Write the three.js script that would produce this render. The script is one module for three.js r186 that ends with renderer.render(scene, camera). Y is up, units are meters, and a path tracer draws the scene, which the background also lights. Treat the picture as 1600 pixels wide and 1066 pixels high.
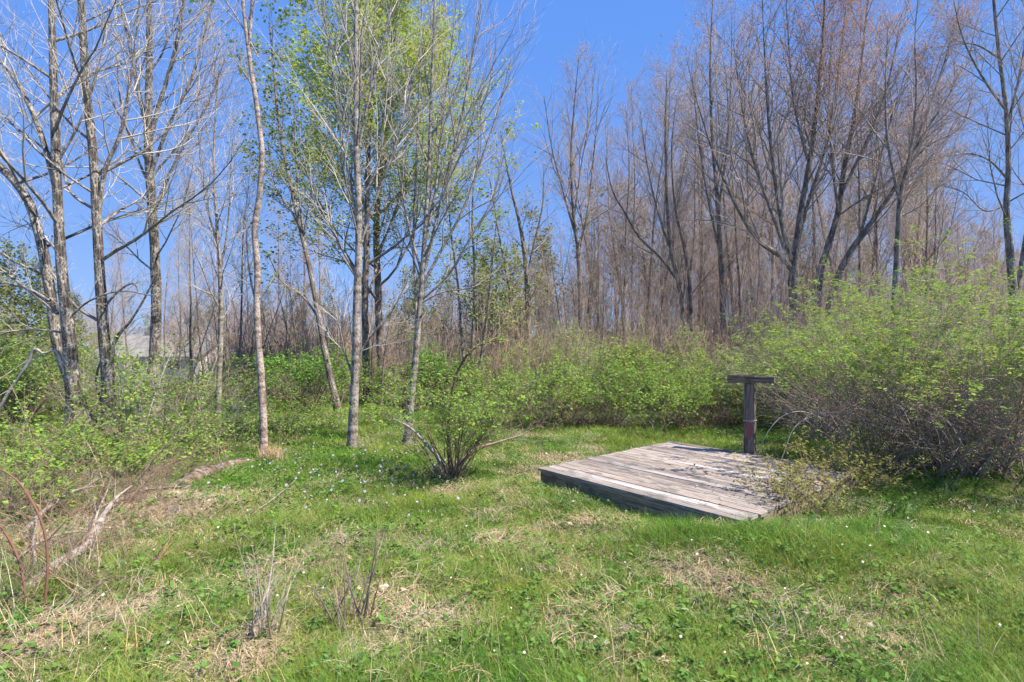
import * as THREE from 'three';
import { RoundedBoxGeometry } from 'three/addons/geometries/RoundedBoxGeometry.js';

// ------------------------------------------------------------------ camera, sky, sun, exposure
const F = 850, HX = 800, HY = 550, CH = 1.6;                 // focal length, horizon and eye height
const renderer = new THREE.WebGLRenderer({ antialias: true });
renderer.toneMapping = THREE.LinearToneMapping;
renderer.toneMappingExposure = 2.1;
renderer.shadowMap.enabled = true;
const scene = new THREE.Scene();
const camera = new THREE.PerspectiveCamera(2 * Math.atan(533 / F) * 180 / Math.PI, 1600 / 1066, 0.05, 1500);
camera.position.set(0, CH, 0);
camera.setViewOffset(1600, 1066, 0, 533 - HY, 1600, 1066);

const SUN = new THREE.Vector3(0.80, 1.18, 0.26).normalize();
{
  const w = 512, h = 256, data = new Float32Array(w * h * 4);
  for (let j = 0; j < h; j++) for (let i = 0; i < w; i++) {
    const el = ((j + 0.5) / h - 0.5) * Math.PI, az = ((i + 0.5) / w - 0.5) * 2 * Math.PI;
    const y = Math.sin(el), x = Math.cos(az) * Math.cos(el), z = Math.sin(az) * Math.cos(el);
    const t = Math.pow(Math.max(0, y), 0.62), c = x * SUN.x + y * SUN.y + z * SUN.z;
    const glow = 0.10 * Math.pow(Math.max(0, c), 6);
    const a = [0.34, 0.48, 0.66], b = [0.045, 0.16, 0.52];
    const k = 1 - Math.exp(-3.1 * t), o = (j * w + i) * 4;
    for (let q = 0; q < 3; q++) data[o + q] = (a[q] + (b[q] - a[q]) * k) * 0.82 + glow;
    data[o + 3] = 1;
  }
  const sky = new THREE.DataTexture(data, w, h, THREE.RGBAFormat, THREE.FloatType);
  sky.mapping = THREE.EquirectangularReflectionMapping; sky.magFilter = THREE.LinearFilter; sky.needsUpdate = true;
  scene.background = sky; scene.environment = sky;
}
const sun = new THREE.DirectionalLight(0xfff1dc, 5);
sun.position.copy(SUN).multiplyScalar(60); sun.castShadow = true;
sun.shadow.mapSize.set(4096, 4096);
Object.assign(sun.shadow.camera, { left: -40, right: 40, top: 40, bottom: -40, near: 1, far: 160 });
scene.add(sun);

// ------------------------------------------------------------------ helpers
const { sin, cos, PI, sqrt, abs, min, max, exp, floor, hypot, pow } = Math;
const clamp = (x, a = 0, b = 1) => min(b, max(a, x)), lerp = (a, b, t) => a + (b - a) * t;
const smooth = (a, b, x) => { const t = clamp((x - a) / (b - a)); return t * t * (3 - 2 * t); };
function rng(seed) { let s = seed >>> 0; return () => { s = (s + 0x6d2b79f5) | 0; let t = Math.imul(s ^ (s >>> 15), 1 | s); t = (t + Math.imul(t ^ (t >>> 7), 61 | t)) ^ t; return ((t ^ (t >>> 14)) >>> 0) / 4294967296; }; }
const hash = (x, y, s) => { let h = Math.imul(x, 374761393) ^ Math.imul(y, 668265263) ^ Math.imul(s, 2147483629); h = Math.imul(h ^ (h >>> 13), 1274126177); return ((h ^ (h >>> 16)) >>> 0) / 4294967296; };
function vn(x, y, s = 1, per = 0) {
  const ix = floor(x), iy = floor(y), fx = x - ix, fy = y - iy, u = fx * fx * (3 - 2 * fx), v = fy * fy * (3 - 2 * fy);
  const m = (a) => per ? ((a % per) + per) % per : a;
  const a = hash(m(ix), m(iy), s), b = hash(m(ix + 1), m(iy), s), c = hash(m(ix), m(iy + 1), s), d = hash(m(ix + 1), m(iy + 1), s);
  return a + (b - a) * u + (c - a) * v + (a - b - c + d) * u * v;
}
const fbm = (x, y, s = 1, o = 4) => { let r = 0, a = 0.5, n = 0; for (let i = 0; i < o; i++) { r += a * vn(x, y, s + i); n += a; a *= 0.5; x = x * 2.03 + 7; y = y * 2.03 + 3; } return r / n; };

function hill(x, z) { const d = -z; return 2.4 * smooth(16, 46, d) * smooth(-1, 12, x) + 0.5 * smooth(14, 40, d) * smooth(-4, 4, x) - 1.0 * smooth(13, 40, d) * smooth(-3, -12, x) + 3.5 * smooth(60, 140, d); }
function gh(x, z) {
  const d = hypot(x, z), near = 1 - smooth(9, 16, d);
  return (fbm(x * 0.22 + 5, z * 0.22, 11, 2) - 0.5) * 0.22 * smooth(2, 6, d) + near * ((vn(x * 1.3, z * 1.3, 21) - 0.5) * 0.07 + (vn(x * 3.4, z * 3.4, 22) - 0.5) * 0.05) + hill(x, z)
    + 0.17 * exp(-(((x - 2.0) / 1.1) ** 2 + ((z + 4.3) / 0.7) ** 2)) + 0.12 * exp(-(((x - 0.5) / 0.9) ** 2 + ((z + 5.9) / 0.9) ** 2));
}
const at = (px, py, d) => new THREE.Vector3((px - HX) / F * d, CH - (py - HY) / F * d, -d);
function foot(px, d) { const x = (px - HX) / F * d; return new THREE.Vector3(x, gh(x, -d), -d); }
function onGround(px, py) { let d = CH * F / (py - HY); for (let i = 0; i < 12; i++) { const x = (px - HX) / F * d; d = lerp(d, (CH - gh(x, -d)) * F / (py - HY), 0.7); } return foot(px, d); }

const used = new Map();
function numbered(n) { const k = used.get(n) ?? 0; used.set(n, k + 1); return k ? n + '_' + String(k).padStart(3, '0') : n; }
function thing(name, label, category, p, group) {
  const o = new THREE.Group(); o.name = numbered(name); o.position.copy(p); o.userData = { label, category };
  if (group) o.userData.group = group;
  scene.add(o); return o;
}
function shade(m) { m.castShadow = true; m.receiveShadow = true; return m; }
function part(name, geo, mat, parent, kind) { const m = shade(new THREE.Mesh(geo, mat)); m.name = name; if (kind) m.userData.kind = kind; parent.add(m); return m; }

class Acc {
  constructor() { this.p = []; this.n = []; this.u = []; this.c = []; this.i = []; }
  get count() { return this.p.length / 3; }
  v(x, y, z, nx, ny, nz, u, w, c) { this.p.push(x, y, z); this.n.push(nx, ny, nz); this.u.push(u, w); this.c.push(c[0], c[1], c[2]); }
  geo() {
    const g = new THREE.BufferGeometry();
    g.setAttribute('position', new THREE.Float32BufferAttribute(this.p, 3)); g.setAttribute('normal', new THREE.Float32BufferAttribute(this.n, 3));
    g.setAttribute('uv', new THREE.Float32BufferAttribute(this.u, 2)); g.setAttribute('color', new THREE.Float32BufferAttribute(this.c, 3));
    g.setIndex(this.i); return g;
  }
}
const norm = (a) => { const l = hypot(a[0], a[1], a[2]) || 1; return [a[0] / l, a[1] / l, a[2] / l]; };
const cross = (a, b) => [a[1] * b[2] - a[2] * b[1], a[2] * b[0] - a[0] * b[2], a[0] * b[1] - a[1] * b[0]];
const WHITE = [1, 1, 1];
// a tapered tube along pts; rough > 0 makes the outline of a trunk uneven; flare widens its foot
function tube(acc, pts, rad, sides, col = WHITE, rough = 0, flare = 0, seed = 1) {
  const n = pts.length; let t0 = norm([pts[1][0] - pts[0][0], pts[1][1] - pts[0][1], pts[1][2] - pts[0][2]]);
  let u = norm(cross(t0, abs(t0[1]) > 0.9 ? [1, 0, 0] : [0, 1, 0])), len = 0, prev = -1, prevOne = false;
  const ring = sides + 1, circ = 2 * PI * rad[0];
  for (let i = 0; i < n; i++) {
    const a = pts[max(0, i - 1)], b = pts[min(n - 1, i + 1)], t = norm([b[0] - a[0], b[1] - a[1], b[2] - a[2]]);
    const k = u[0] * t[0] + u[1] * t[1] + u[2] * t[2]; u = norm([u[0] - k * t[0], u[1] - k * t[1], u[2] - k * t[2]]);
    const w = cross(t, u), p = pts[i]; if (i) len += hypot(p[0] - a[0], p[1] - a[1], p[2] - a[2]);
    const start = acc.count;
    if (i === n - 1 && rad[i] < 0.004 && sides < 6) {
      acc.v(p[0], p[1], p[2], t[0], t[1], t[2], 0.5, len, col);
      for (let s = 0; s < sides; s++) acc.i.push(prev + s, prev + s + 1, start);
      continue;
    }
    for (let s = 0; s <= sides; s++) {
      const an = (s % sides) / sides * 2 * PI, c = cos(an), q = sin(an);
      const nx = u[0] * c + w[0] * q, ny = u[1] * c + w[1] * q, nz = u[2] * c + w[2] * q;
      let r = rad[i];
      if (rough) r *= 1 + rough * (vn((s % sides) * 0.9 + seed, len * 3.1 + seed * 3, seed) - 0.5) + rough * (vn((s % sides) * 2.1, len * 9, seed + 5) - 0.5);
      if (flare) r *= 1 + flare * exp(-len / (rad[0] * 1.6)) * (0.75 + 0.7 * vn((s % sides) * 1.1, 3.3, seed + 9));
      acc.v(p[0] + nx * r, p[1] + ny * r, p[2] + nz * r, nx, ny, nz, s / sides * circ, len, col);
    }
    if (i) for (let s = 0; s < sides; s++) { const x = prev + s, y = start + s; acc.i.push(x, x + 1, y + 1, x, y + 1, y); }
    prev = start;
  }
  if (rad[n - 1] >= 0.004 || sides >= 6) {
    const p = pts[n - 1], q = pts[n - 2], t = norm([p[0] - q[0], p[1] - q[1], p[2] - q[2]]), s0 = acc.count;
    acc.v(p[0] + t[0] * rad[n - 1] * 0.3, p[1] + t[1] * rad[n - 1] * 0.3, p[2] + t[2] * rad[n - 1] * 0.3, t[0], t[1], t[2], 0.5, len, col);
    for (let s = 0; s < sides; s++) acc.i.push(prev + s, prev + s + 1, s0);
  }
}
// one folded leaf: four corners, two faces
function leaf(acc, p, size, R, col, flat = 0.5, aspect = 0.55) {
  const az = R() * 2 * PI, pitch = (R() - 0.5) * 2.2 * (1 - flat), roll = (R() - 0.5) * 2.4 * (1 - flat * 0.7);
  const d = [cos(az) * cos(pitch), sin(pitch), sin(az) * cos(pitch)];
  let s = norm(cross(d, [0, 1, 0])); const up = cross(s, d);
  s = [s[0] * cos(roll) + up[0] * sin(roll), s[1] * cos(roll) + up[1] * sin(roll), s[2] * cos(roll) + up[2] * sin(roll)];
  const nn = cross(s, d), hw = size * aspect * 0.5, b = acc.count, fold = hw * 0.35;
  const m = (f, g, q) => acc.v(p[0] + d[0] * size * f + s[0] * g + nn[0] * q, p[1] + d[1] * size * f + s[1] * g + nn[1] * q, p[2] + d[2] * size * f + s[2] * g + nn[2] * q, nn[0], nn[1], nn[2], f, g, col);
  m(0, 0, 0); m(0.45, hw, fold); m(1, 0, 0); m(0.45, -hw, fold);
  acc.i.push(b, b + 1, b + 2, b, b + 2, b + 3);
}
const tint = (R, c, v) => { const a = 1 + (R() - 0.5) * v, b = 1 + (R() - 0.5) * v * 0.8; return [c[0] * a * b, c[1] * a, c[2] * a / b]; };
const mixc = (a, b, t) => [lerp(a[0], b[0], t), lerp(a[1], b[1], t), lerp(a[2], b[2], t)];

// ------------------------------------------------------------------ branching
// T = { R, acc(level) -> Acc, leaves }, P = parameters per level
function spawn(T, pts, rad, level, P) {
  const A = T.acc(level), sides = (P.sides ?? [9, 6, 4, 3, 3])[level];
  tube(A, pts, rad, sides, T.col ? T.col(level) : WHITE, level === 0 ? P.rough ?? 0.12 : level === 1 ? 0.08 : 0, level === 0 ? P.flare ?? 0.5 : 0, T.seed);
  sprout(T, pts, rad, level, P);
}
function sprout(T, pts, rad, level, P) {
  const R = T.R, n = pts.length; let L = 0; const cum = [0];
  for (let i = 1; i < n; i++) { L += hypot(pts[i][0] - pts[i - 1][0], pts[i][1] - pts[i - 1][1], pts[i][2] - pts[i - 1][2]); cum.push(L); }
  const where = (t) => { const l = t * L; let i = 1; while (i < n - 1 && cum[i] < l) i++; const f = clamp((l - cum[i - 1]) / (cum[i] - cum[i - 1] || 1)); const a = pts[i - 1], b = pts[i]; return { p: [lerp(a[0], b[0], f), lerp(a[1], b[1], f), lerp(a[2], b[2], f)], d: norm([b[0] - a[0], b[1] - a[1], b[2] - a[2]]), r: lerp(rad[i - 1], rad[i], f) }; };
  if (level < P.levels) {
    const per = P.kids[level], num = max(1, Math.round(level === 0 ? per : per * clamp(L / (P.ref?.[level] ?? L), 0.35, 1.6)));
    const t0 = P.t0[level], ph = R() * 6.28;
    for (let k = 0; k < num; k++) {
      const t = t0 + (0.985 - t0) * (k + 0.2 + R() * 0.6) / num, q = where(t), az = ph + k * 2.4 + (R() - 0.5) * 0.9;
      const ang = lerp(P.ang[level][0], P.ang[level][1], R()) * (1 - 0.25 * t);
      let s = norm(cross(q.d, abs(q.d[1]) > 0.95 ? [1, 0, 0.02] : [0, 1, 0])); const w = cross(q.d, s);
      let dir = [0, 1, 2].map((c) => q.d[c] * cos(ang) + (s[c] * cos(az) + w[c] * sin(az)) * sin(ang));
      if (level === 0 && P.aim) { const m = P.aim; dir = norm([dir[0] + m[0], dir[1] + m[1], dir[2] + m[2]]); }
      const base = level === 0 ? P.limbLen : L * P.ratio[level];
      const len = base * (level === 0 ? P.shape(t) : lerp(1.15, 0.55, t)) * (0.75 + R() * 0.5);
      if (len < 0.05) continue;
      const r = min(q.r * (level === 0 ? 0.55 : 0.72), max(P.minR * (level >= P.levels - 1 ? 1 : 1.5), len * (P.slim ?? 0.011)));
      grow(T, q.p, dir, len, r, level + 1, P);
    }
  }
  if (T.leaves && level >= P.leafLevel) {
    const lf = P.leaf, num = lf.per * L;
    const cnt = floor(num + R());
    for (let k = 0; k < cnt; k++) {
      const q = where(lerp(lf.from ?? 0.25, 1, R()));
      if (lf.keep && R() > lf.keep(q.p)) continue;
      const c = tint(R, mixc(lf.col, lf.col2 ?? lf.col, R()), 0.4), sp = lf.spread ?? 0.06;
      for (let j = 0, nj = lf.bunch ?? 1; j < nj; j++) leaf(T.leaves, [q.p[0] + (R() - 0.5) * sp, q.p[1] + (R() - 0.3) * sp, q.p[2] + (R() - 0.5) * sp], lf.size * (0.6 + R() * 0.8), R, c, lf.flat ?? 0.4, lf.aspect ?? 0.6);
    }
  }
}
function grow(T, p, dir, len, r, level, P) {
  const R = T.R, seg = P.seg?.[level] ?? [0.8, 0.5, 0.3, 0.22, 0.15][level], n = clamp(Math.round(len / seg), 2, 12), pts = [p], rad = [r];
  let d = norm(dir), q = p; const wob = P.wob[level], up = P.up[level], arch = P.arch?.[level] ?? 0;
  for (let i = 1; i <= n; i++) {
    const t = i / n, st = len / n;
    d = norm([d[0] + (R() - 0.5) * wob, d[1] + (R() - 0.5) * wob + up * st - arch * st * t, d[2] + (R() - 0.5) * wob]);
    q = [q[0] + d[0] * st, q[1] + d[1] * st, q[2] + d[2] * st];
    if (P.floor !== undefined && q[1] < P.floor) { q[1] = P.floor + R() * 0.04; d[1] = abs(d[1]) * 0.2; }
    pts.push(q); rad.push(max(i === n ? 0.0012 : P.minR * 0.6, r * (1 - 0.9 * pow(t, 0.9))));
  }
  spawn(T, pts, rad, level, P);
}

// ------------------------------------------------------------------ textures and materials
function makeTex(w, h, fn, srgb = true) {
  const d = new Uint8Array(w * h * 4);
  for (let y = 0; y < h; y++) for (let x = 0; x < w; x++) { const c = fn(x / w, y / h), o = (y * w + x) * 4; for (let k = 0; k < 3; k++) { let v = clamp(c[k]); if (srgb) v = v <= 0.0031308 ? v * 12.92 : 1.055 * pow(v, 1 / 2.4) - 0.055; d[o + k] = v * 255 + 0.5; } d[o + 3] = 255; }
  const t = new THREE.DataTexture(d, w, h); t.wrapS = t.wrapT = THREE.RepeatWrapping; t.magFilter = THREE.LinearFilter; if (srgb) t.colorSpace = THREE.SRGBColorSpace; t.needsUpdate = true; return t;
}
const pn = (u, v, fx, fy, s) => { // periodic value noise
  const x = u * fx, y = v * fy, ix = floor(x), iy = floor(y), a = x - ix, b = y - iy, p = a * a * (3 - 2 * a), q = b * b * (3 - 2 * b), X = (k) => ((k % fx) + fx) % fx, Y = (k) => ((k % fy) + fy) % fy;
  return lerp(lerp(hash(X(ix), Y(iy), s), hash(X(ix + 1), Y(iy), s), p), lerp(hash(X(ix), Y(iy + 1), s), hash(X(ix + 1), Y(iy + 1), s), p), q);
};
function barkMaterial(light, dark, lichen, lichenAmount, horizontal, depth, rep = 1.1) {
  const hgt = (u, v) => horizontal
    ? 0.22 * pn(u, v, 7, 38, 1) + 0.4 * pn(u, v, 12, 12, 2) + 0.38 * pn(u, v, 70, 50, 3)
    : 0.42 * pn(u + 0.06 * pn(u, v, 6, 6, 8), v, 26, 6, 1) + 0.3 * pn(u, v, 60, 18, 2) + 0.28 * pn(u, v, 110, 70, 3);
  const map = makeTex(256, 256, (u, v) => {
    const k = smooth(0.28, 0.68, hgt(u, v)), l = smooth(1 - lichenAmount, 1.02 - lichenAmount * 0.6, 0.55 * pn(u, v, 8, 8, 5) + 0.45 * pn(u, v, 34, 34, 6));
    const g = 0.8 + 0.4 * pn(u, v, 5, 4, 7);
    return mixc(mixc(dark, light, k), lichen, l * 0.8).map((c) => c * g);
  });
  const bump = makeTex(256, 256, (u, v) => { const k = hgt(u, v); return [k, k, k]; }, false);
  for (const t of [map, bump]) t.repeat.set(rep, rep);
  return new THREE.MeshStandardMaterial({ map, bumpMap: bump, bumpScale: depth, roughness: 0.95, vertexColors: true });
}
const M = {
  barkGrey: barkMaterial([0.26, 0.232, 0.21], [0.05, 0.043, 0.038], [0.42, 0.4, 0.365], 0.48, false, 0.03),
  barkPale: barkMaterial([0.33, 0.295, 0.265], [0.1, 0.085, 0.075], [0.36, 0.335, 0.3], 0.42, true, 0.01, 0.9),
  barkBirch: barkMaterial([0.42, 0.345, 0.3], [0.14, 0.105, 0.09], [0.44, 0.4, 0.36], 0.42, true, 0.008, 1.2),
  barkRot: barkMaterial([0.2, 0.15, 0.115], [0.05, 0.036, 0.028], [0.3, 0.27, 0.24], 0.4, true, 0.02, 1.2),
  barkDark: barkMaterial([0.23, 0.19, 0.165], [0.06, 0.048, 0.042], [0.34, 0.32, 0.29], 0.46, false, 0.02),
  lichen: barkMaterial([0.5, 0.46, 0.4], [0.2, 0.17, 0.14], [0.6, 0.57, 0.5], 0.5, false, 0.01),
  twig: new THREE.MeshStandardMaterial({ color: 0xffffff, vertexColors: true, roughness: 0.9 }),
  leaf: new THREE.MeshPhysicalMaterial({ color: 0xffffff, vertexColors: true, roughness: 0.95, transmission: 0.42, thickness: 0, side: THREE.DoubleSide, specularIntensity: 0.25 }),
  grass: new THREE.MeshPhysicalMaterial({ color: 0xffffff, vertexColors: true, roughness: 0.9, transmission: 0.3, thickness: 0, side: THREE.DoubleSide, specularIntensity: 0.3 }),
  straw: new THREE.MeshStandardMaterial({ color: 0xffffff, vertexColors: true, roughness: 0.95, side: THREE.DoubleSide }),
};

// ------------------------------------------------------------------ deck frame (needed by the ground cover)
const DECK = { yaw: -0.859, A: 2.46, B: 2.75, pitch: 0.009, roll: -0.017 };
DECK.corner = at(842, 731.5, 6.38);
DECK.m = new THREE.Matrix4().makeRotationFromEuler(new THREE.Euler(DECK.pitch, DECK.yaw, DECK.roll, 'YXZ')).setPosition(DECK.corner);
DECK.inv = DECK.m.clone().invert();
function onDeck(x, z, pad = 0) { const v = new THREE.Vector3(x, DECK.corner.y, z).applyMatrix4(DECK.inv); return v.x > -pad && v.x < DECK.A + pad && v.z < pad && v.z > -DECK.B - pad; }

// ------------------------------------------------------------------ ground
// bare thatch between the tufts: broad patches where the photograph shows them, broken up by noise
const PATCH = [[925, 815, 60], [975, 838, 50], [860, 905, 70], [940, 955, 90], [660, 850, 45], [780, 960, 70], [570, 950, 45], [700, 775, 40], [430, 900, 40], [700, 860, 40], [1110, 900, 40], [1190, 935, 50], [1380, 940, 60], [1530, 1020, 80], [1340, 1000, 60], [160, 960, 60], [60, 1020, 70], [290, 800, 70], [330, 775, 55], [250, 960, 40], [470, 905, 50], [120, 880, 60], [40, 850, 70], [180, 820, 60], [900, 1030, 90], [660, 990, 60], [590, 1010, 60], [1240, 770, 40], [800, 860, 40], [850, 745, 30], [1050, 1050, 50], [380, 1020, 60]].map(([a, b, s]) => { const p = onGround(a, b); return [p.x, p.z, s / F * -p.z]; });
function strawAt(x, z) {
  const d = -z; let s = 0;
  for (const [a, b, r] of PATCH) { const q = ((x - a) * (x - a) * 0.8 + (z - b) * (z - b) * 0.4) / (r * r); if (q < 5) s += exp(-q * 0.9); }
  s = min(1, s * 0.9);
  const n = fbm(x * 1.5, z * 1.1, 31, 4), m = fbm(x * 0.55, z * 0.5, 41, 3);
  let v = s * 0.62 + (n - 0.5) * 2.0 + (m - 0.5) * 0.7 - 0.12;
  const px = HX + x / d * F, py = HY + (CH) / d * F;
  v -= 0.6 * exp(-(((px - 500) / 170) ** 2 + ((py - 745) / 55) ** 2));
  v -= 0.45 * exp(-(((px - 960) / 200) ** 2 + ((py - 785) / 22) ** 2)) * (py > 765 ? 1 : 0.6);
  v -= 0.4 * exp(-(((px - 1420) / 160) ** 2 + ((py - 830) / 60) ** 2));
  if (d > 8.5) v -= 0.3 * smooth(8.5, 10, d);
  return clamp(v);
}
{
  const NX = 300, ND = 330, pos = [], col = [], uv = [], idx = [];
  const zz = (j) => { const t = j / ND; return t < 0.06 ? lerp(14, -1.2, t / 0.06) : -1.2 * pow(700 / 1.2, pow((t - 0.06) / 0.94, 1.25)); };
  for (let j = 0; j <= ND; j++) {
    const z = zz(j), half = max(9, abs(z) * 1.7 + 2);
    for (let i = 0; i <= NX; i++) {
      const u = i / NX * 2 - 1, x = half * (u * 0.72 + 0.28 * u * u * u), d = abs(z);
      pos.push(x, gh(x, z), z); uv.push(x, z);
      const s = d < 30 ? strawAt(x, z) : 0.4;
      const grime = fbm(x * 2.2, z * 2.2, 51, 3);
      let c = mixc([0.05, 0.072, 0.018], [0.22, 0.17, 0.1], s); c = c.map((k) => k * (0.65 + 0.7 * grime));
      c = mixc(c, [0.12, 0.095, 0.06], smooth(13, 20, d) * 0.8);
      c = mixc(c, [0.06, 0.085, 0.03], smooth(60, 140, d));
      col.push(...c);
    }
  }
  for (let j = 0; j < ND; j++) for (let i = 0; i < NX; i++) { const a = j * (NX + 1) + i, b = a + 1, c = a + NX + 1, d = c + 1; idx.push(a, b, c, b, d, c); }
  const g = new THREE.BufferGeometry();
  g.setAttribute('position', new THREE.Float32BufferAttribute(pos, 3)); g.setAttribute('color', new THREE.Float32BufferAttribute(col, 3)); g.setAttribute('uv', new THREE.Float32BufferAttribute(uv, 2));
  g.setIndex(idx); g.computeVertexNormals();
  const map = makeTex(512, 512, (u, v) => { const k = 0.5 + 0.6 * pn(u, v, 90, 140, 3) * pn(u, v, 40, 30, 4) + 0.35 * pn(u, v, 16, 16, 5) + 0.25 * (pn(u, v, 220, 220, 6) - 0.5); return [k, k * 0.98, k * 0.95]; });
  const bump = makeTex(512, 512, (u, v) => { const k = 0.5 * pn(u, v, 60, 60, 7) + 0.5 * pn(u, v, 160, 160, 8); return [k, k, k]; }, false);
  map.repeat.set(0.7, 0.7); bump.repeat.set(0.7, 0.7);
  const m = shade(new THREE.Mesh(g, new THREE.MeshStandardMaterial({ map, bumpMap: bump, bumpScale: 0.03, vertexColors: true, roughness: 1 })));
  m.name = 'ground'; m.userData = { label: 'uneven grassy ground of the clearing and the woodland floor', category: 'ground', kind: 'structure' }; scene.add(m);
}

// ------------------------------------------------------------------ grass, thatch, weeds, litter (nobody could count them)
function tuft(seed, n, hgt, w, lean, spread, flatten = 0) {
  const R = rng(seed), acc = new Acc();
  for (let k = 0; k < n; k++) {
    const az = R() * 2 * PI, b = sqrt(R()) * spread, ba = R() * 6.283, bx = cos(ba) * b, bz = sin(ba) * b, tone = flatten ? [0, 0, 0].fill(0.62 + R() * 0.6) : tint(R, [0.9, 0.9, 0.9], 0.6), h = hgt * (0.5 + R() * 0.7), ln = lean * (0.3 + R()), c = cos(az), s = sin(az), ww = w * (0.7 + R() * 0.6);
    const st = acc.count, N = 3;
    for (let i = 0; i <= N; i++) {
      const t = i / N, out = flatten ? h * t : h * ln * t * t, y = flatten ? 0.012 + R() * 0.02 + flatten * h * sin(t * PI) * 0.7 : h * t * (1 - 0.25 * ln * t);
      const x = bx + c * out + (flatten ? s * 0.25 * h * t * t * (R() - 0.5) : 0), z = bz + s * out, hw = ww * 0.5 * (1 - t * 0.9);
      const nn = norm([-c * 0.8, 0.6, -s * 0.8]);
      acc.v(x - s * hw, y, z + c * hw, nn[0], nn[1], nn[2], 0, t, tone); acc.v(x + s * hw, y, z - c * hw, nn[0], nn[1], nn[2], 1, t, tone);
      if (i) { const a = st + i * 2; acc.i.push(a - 2, a - 1, a + 1, a - 2, a + 1, a); }
    }
  }
  const g = acc.geo(); g.computeVertexNormals(); return g;
}
function scatter(name, label, category, geos, mat, list) {
  geos.forEach((g, k) => {
    const mine = list.filter((_, i) => i % geos.length === k); if (!mine.length) return;
    const im = new THREE.InstancedMesh(g, mat, mine.length), m4 = new THREE.Matrix4(), q = new THREE.Quaternion(), e = new THREE.Euler(), c = new THREE.Color();
    mine.forEach((o, i) => { q.setFromEuler(e.set(o.tx ?? 0, o.r, o.tz ?? 0)); m4.compose(new THREE.Vector3(o.x, o.y, o.z), q, new THREE.Vector3(o.s, o.sy ?? o.s, o.s)); im.setMatrixAt(i, m4); im.setColorAt(i, c.setRGB(...o.c)); });
    im.name = numbered(name); im.userData = { label, category, kind: 'stuff' }; shade(im); scene.add(im);
  });
}
const VIEW = (R, near, far, wide = 0.98) => { const d = near * pow(far / near, R()), x = (R() * 2 - 1) * (wide * d + 0.5); return [x, -d, d]; };
{
  const R = rng(5), green = [], thatch = [], weeds = [], litter = [], tall = [], stubble = [];
  for (let k = 0; k < 54000; k++) {
    const [x, z, d] = VIEW(R, 1.7, 26); if (onDeck(x, z, 0.04)) continue;
    const s = strawAt(x, z), y = gh(x, z) - 0.01, far = 1 + smooth(6, 20, d) * 1.6, lush = fbm(x * 0.8, z * 0.8, 61, 2);
    if (d > 11.5 && x > -1.5 && R() < 0.6) continue;
    if (R() > s * 0.78) {
      const yellow = fbm(x * 1.1, z * 1.1, 71, 3);
      let c = mixc([0.118, 0.265, 0.028], [0.23, 0.335, 0.056], smooth(0.35, 0.66, yellow)); c = mixc(c, [0.3, 0.28, 0.13], R() < 0.05 + s * 0.25 ? 0.7 : 0);
      c = tint(R, c, 0.4);
      green.push({ x, y, z, r: R() * 6.28, s: far * (0.75 + 0.5 * R()), sy: (0.4 + 0.55 * R() + 0.25 * smooth(0.45, 0.75, lush) + 0.45 * exp(-(((x - 1.8) / 1.1) ** 2 + ((z + 4.2) / 0.5) ** 2))) * (1 - s * 0.35) * (d > 7 ? 1.0 : 0.85), c, tx: (R() - 0.5) * 0.5, tz: (R() - 0.5) * 0.5 });
    }
    if (R() < s * 0.75 + 0.05 && d < 13) thatch.push({ x, y: y + 0.004 + R() * 0.02, z, r: R() * 6.28, s: (0.7 + R() * 0.6) * (1 + d * 0.05), c: tint(R, mixc([0.38, 0.29, 0.185], [0.5, 0.41, 0.29], R()), 0.25), tx: (R() - 0.5) * 0.4, tz: (R() - 0.5) * 0.4 });
  }
  for (let k = 0; k < 26000; k++) {
    const [x, z, d] = VIEW(R, 1.8, 13); if (onDeck(x, z, 0.03)) continue;
    const w = fbm(x * 0.9 + 9, z * 0.9, 81, 3), px = HX + x / d * F, py = HY + CH / d * F;
    const vinca = exp(-(((px - 480) / 190) ** 2 + ((py - 740) / 60) ** 2));
    if (w * 0.5 + vinca * 0.3 + R() * 0.8 < 0.78) continue;
    weeds.push({ x, y: gh(x, z) + 0.01, z, r: R() * 6.28, s: (0.6 + R() * 0.8) * (1 + d * 0.03), c: tint(R, mixc([0.085, 0.19, 0.03], [0.15, 0.27, 0.05], R()), 0.4), tx: (R() - 0.5) * 0.5, tz: (R() - 0.5) * 0.5 });
  }
  for (let k = 0; k < 7000; k++) {
    const [x, z, d] = VIEW(R, 1.8, 12); if (onDeck(x, z, 0.02) || R() > strawAt(x, z) * 0.8 + 0.2) continue;
    litter.push({ x, y: gh(x, z) + 0.03 + R() * 0.03, z, r: R() * 6.28, s: 0.6 + R() * 0.8, c: tint(R, mixc([0.28, 0.2, 0.12], [0.5, 0.43, 0.33], R()), 0.5), tx: (R() - 0.5), tz: (R() - 0.5) });
  }
  for (let k = 0; k < 2600; k++) {
    const [x, z, d] = VIEW(R, 2, 9); if (onDeck(x, z, 0.05)) continue;
    const px = HX + x / d * F, py = HY + CH / d * F;
    const near = exp(-(((px - 90) / 120) ** 2 + ((py - 900) / 120) ** 2)) + 1.4 * exp(-(((px - 1275) / 60) ** 2 + ((py - 795) / 30) ** 2)) + 0.5 * exp(-(((px - 700) / 40) ** 2 + ((py - 757) / 8) ** 2)) + 0.5 * exp(-(((px - 1400) / 30) ** 2 + ((py - 930) / 70) ** 2)) + 0.12;
    if (R() > near * 0.6) continue;
    stubble.push({ x, y: gh(x, z), z, r: R() * 6.28, s: 0.7 + R() * 0.7, sy: 0.6 + R() * 0.9, c: tint(R, [0.46, 0.37, 0.23], 0.4), tx: (R() - 0.5) * 0.7, tz: (R() - 0.5) * 0.7 });
  }
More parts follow.
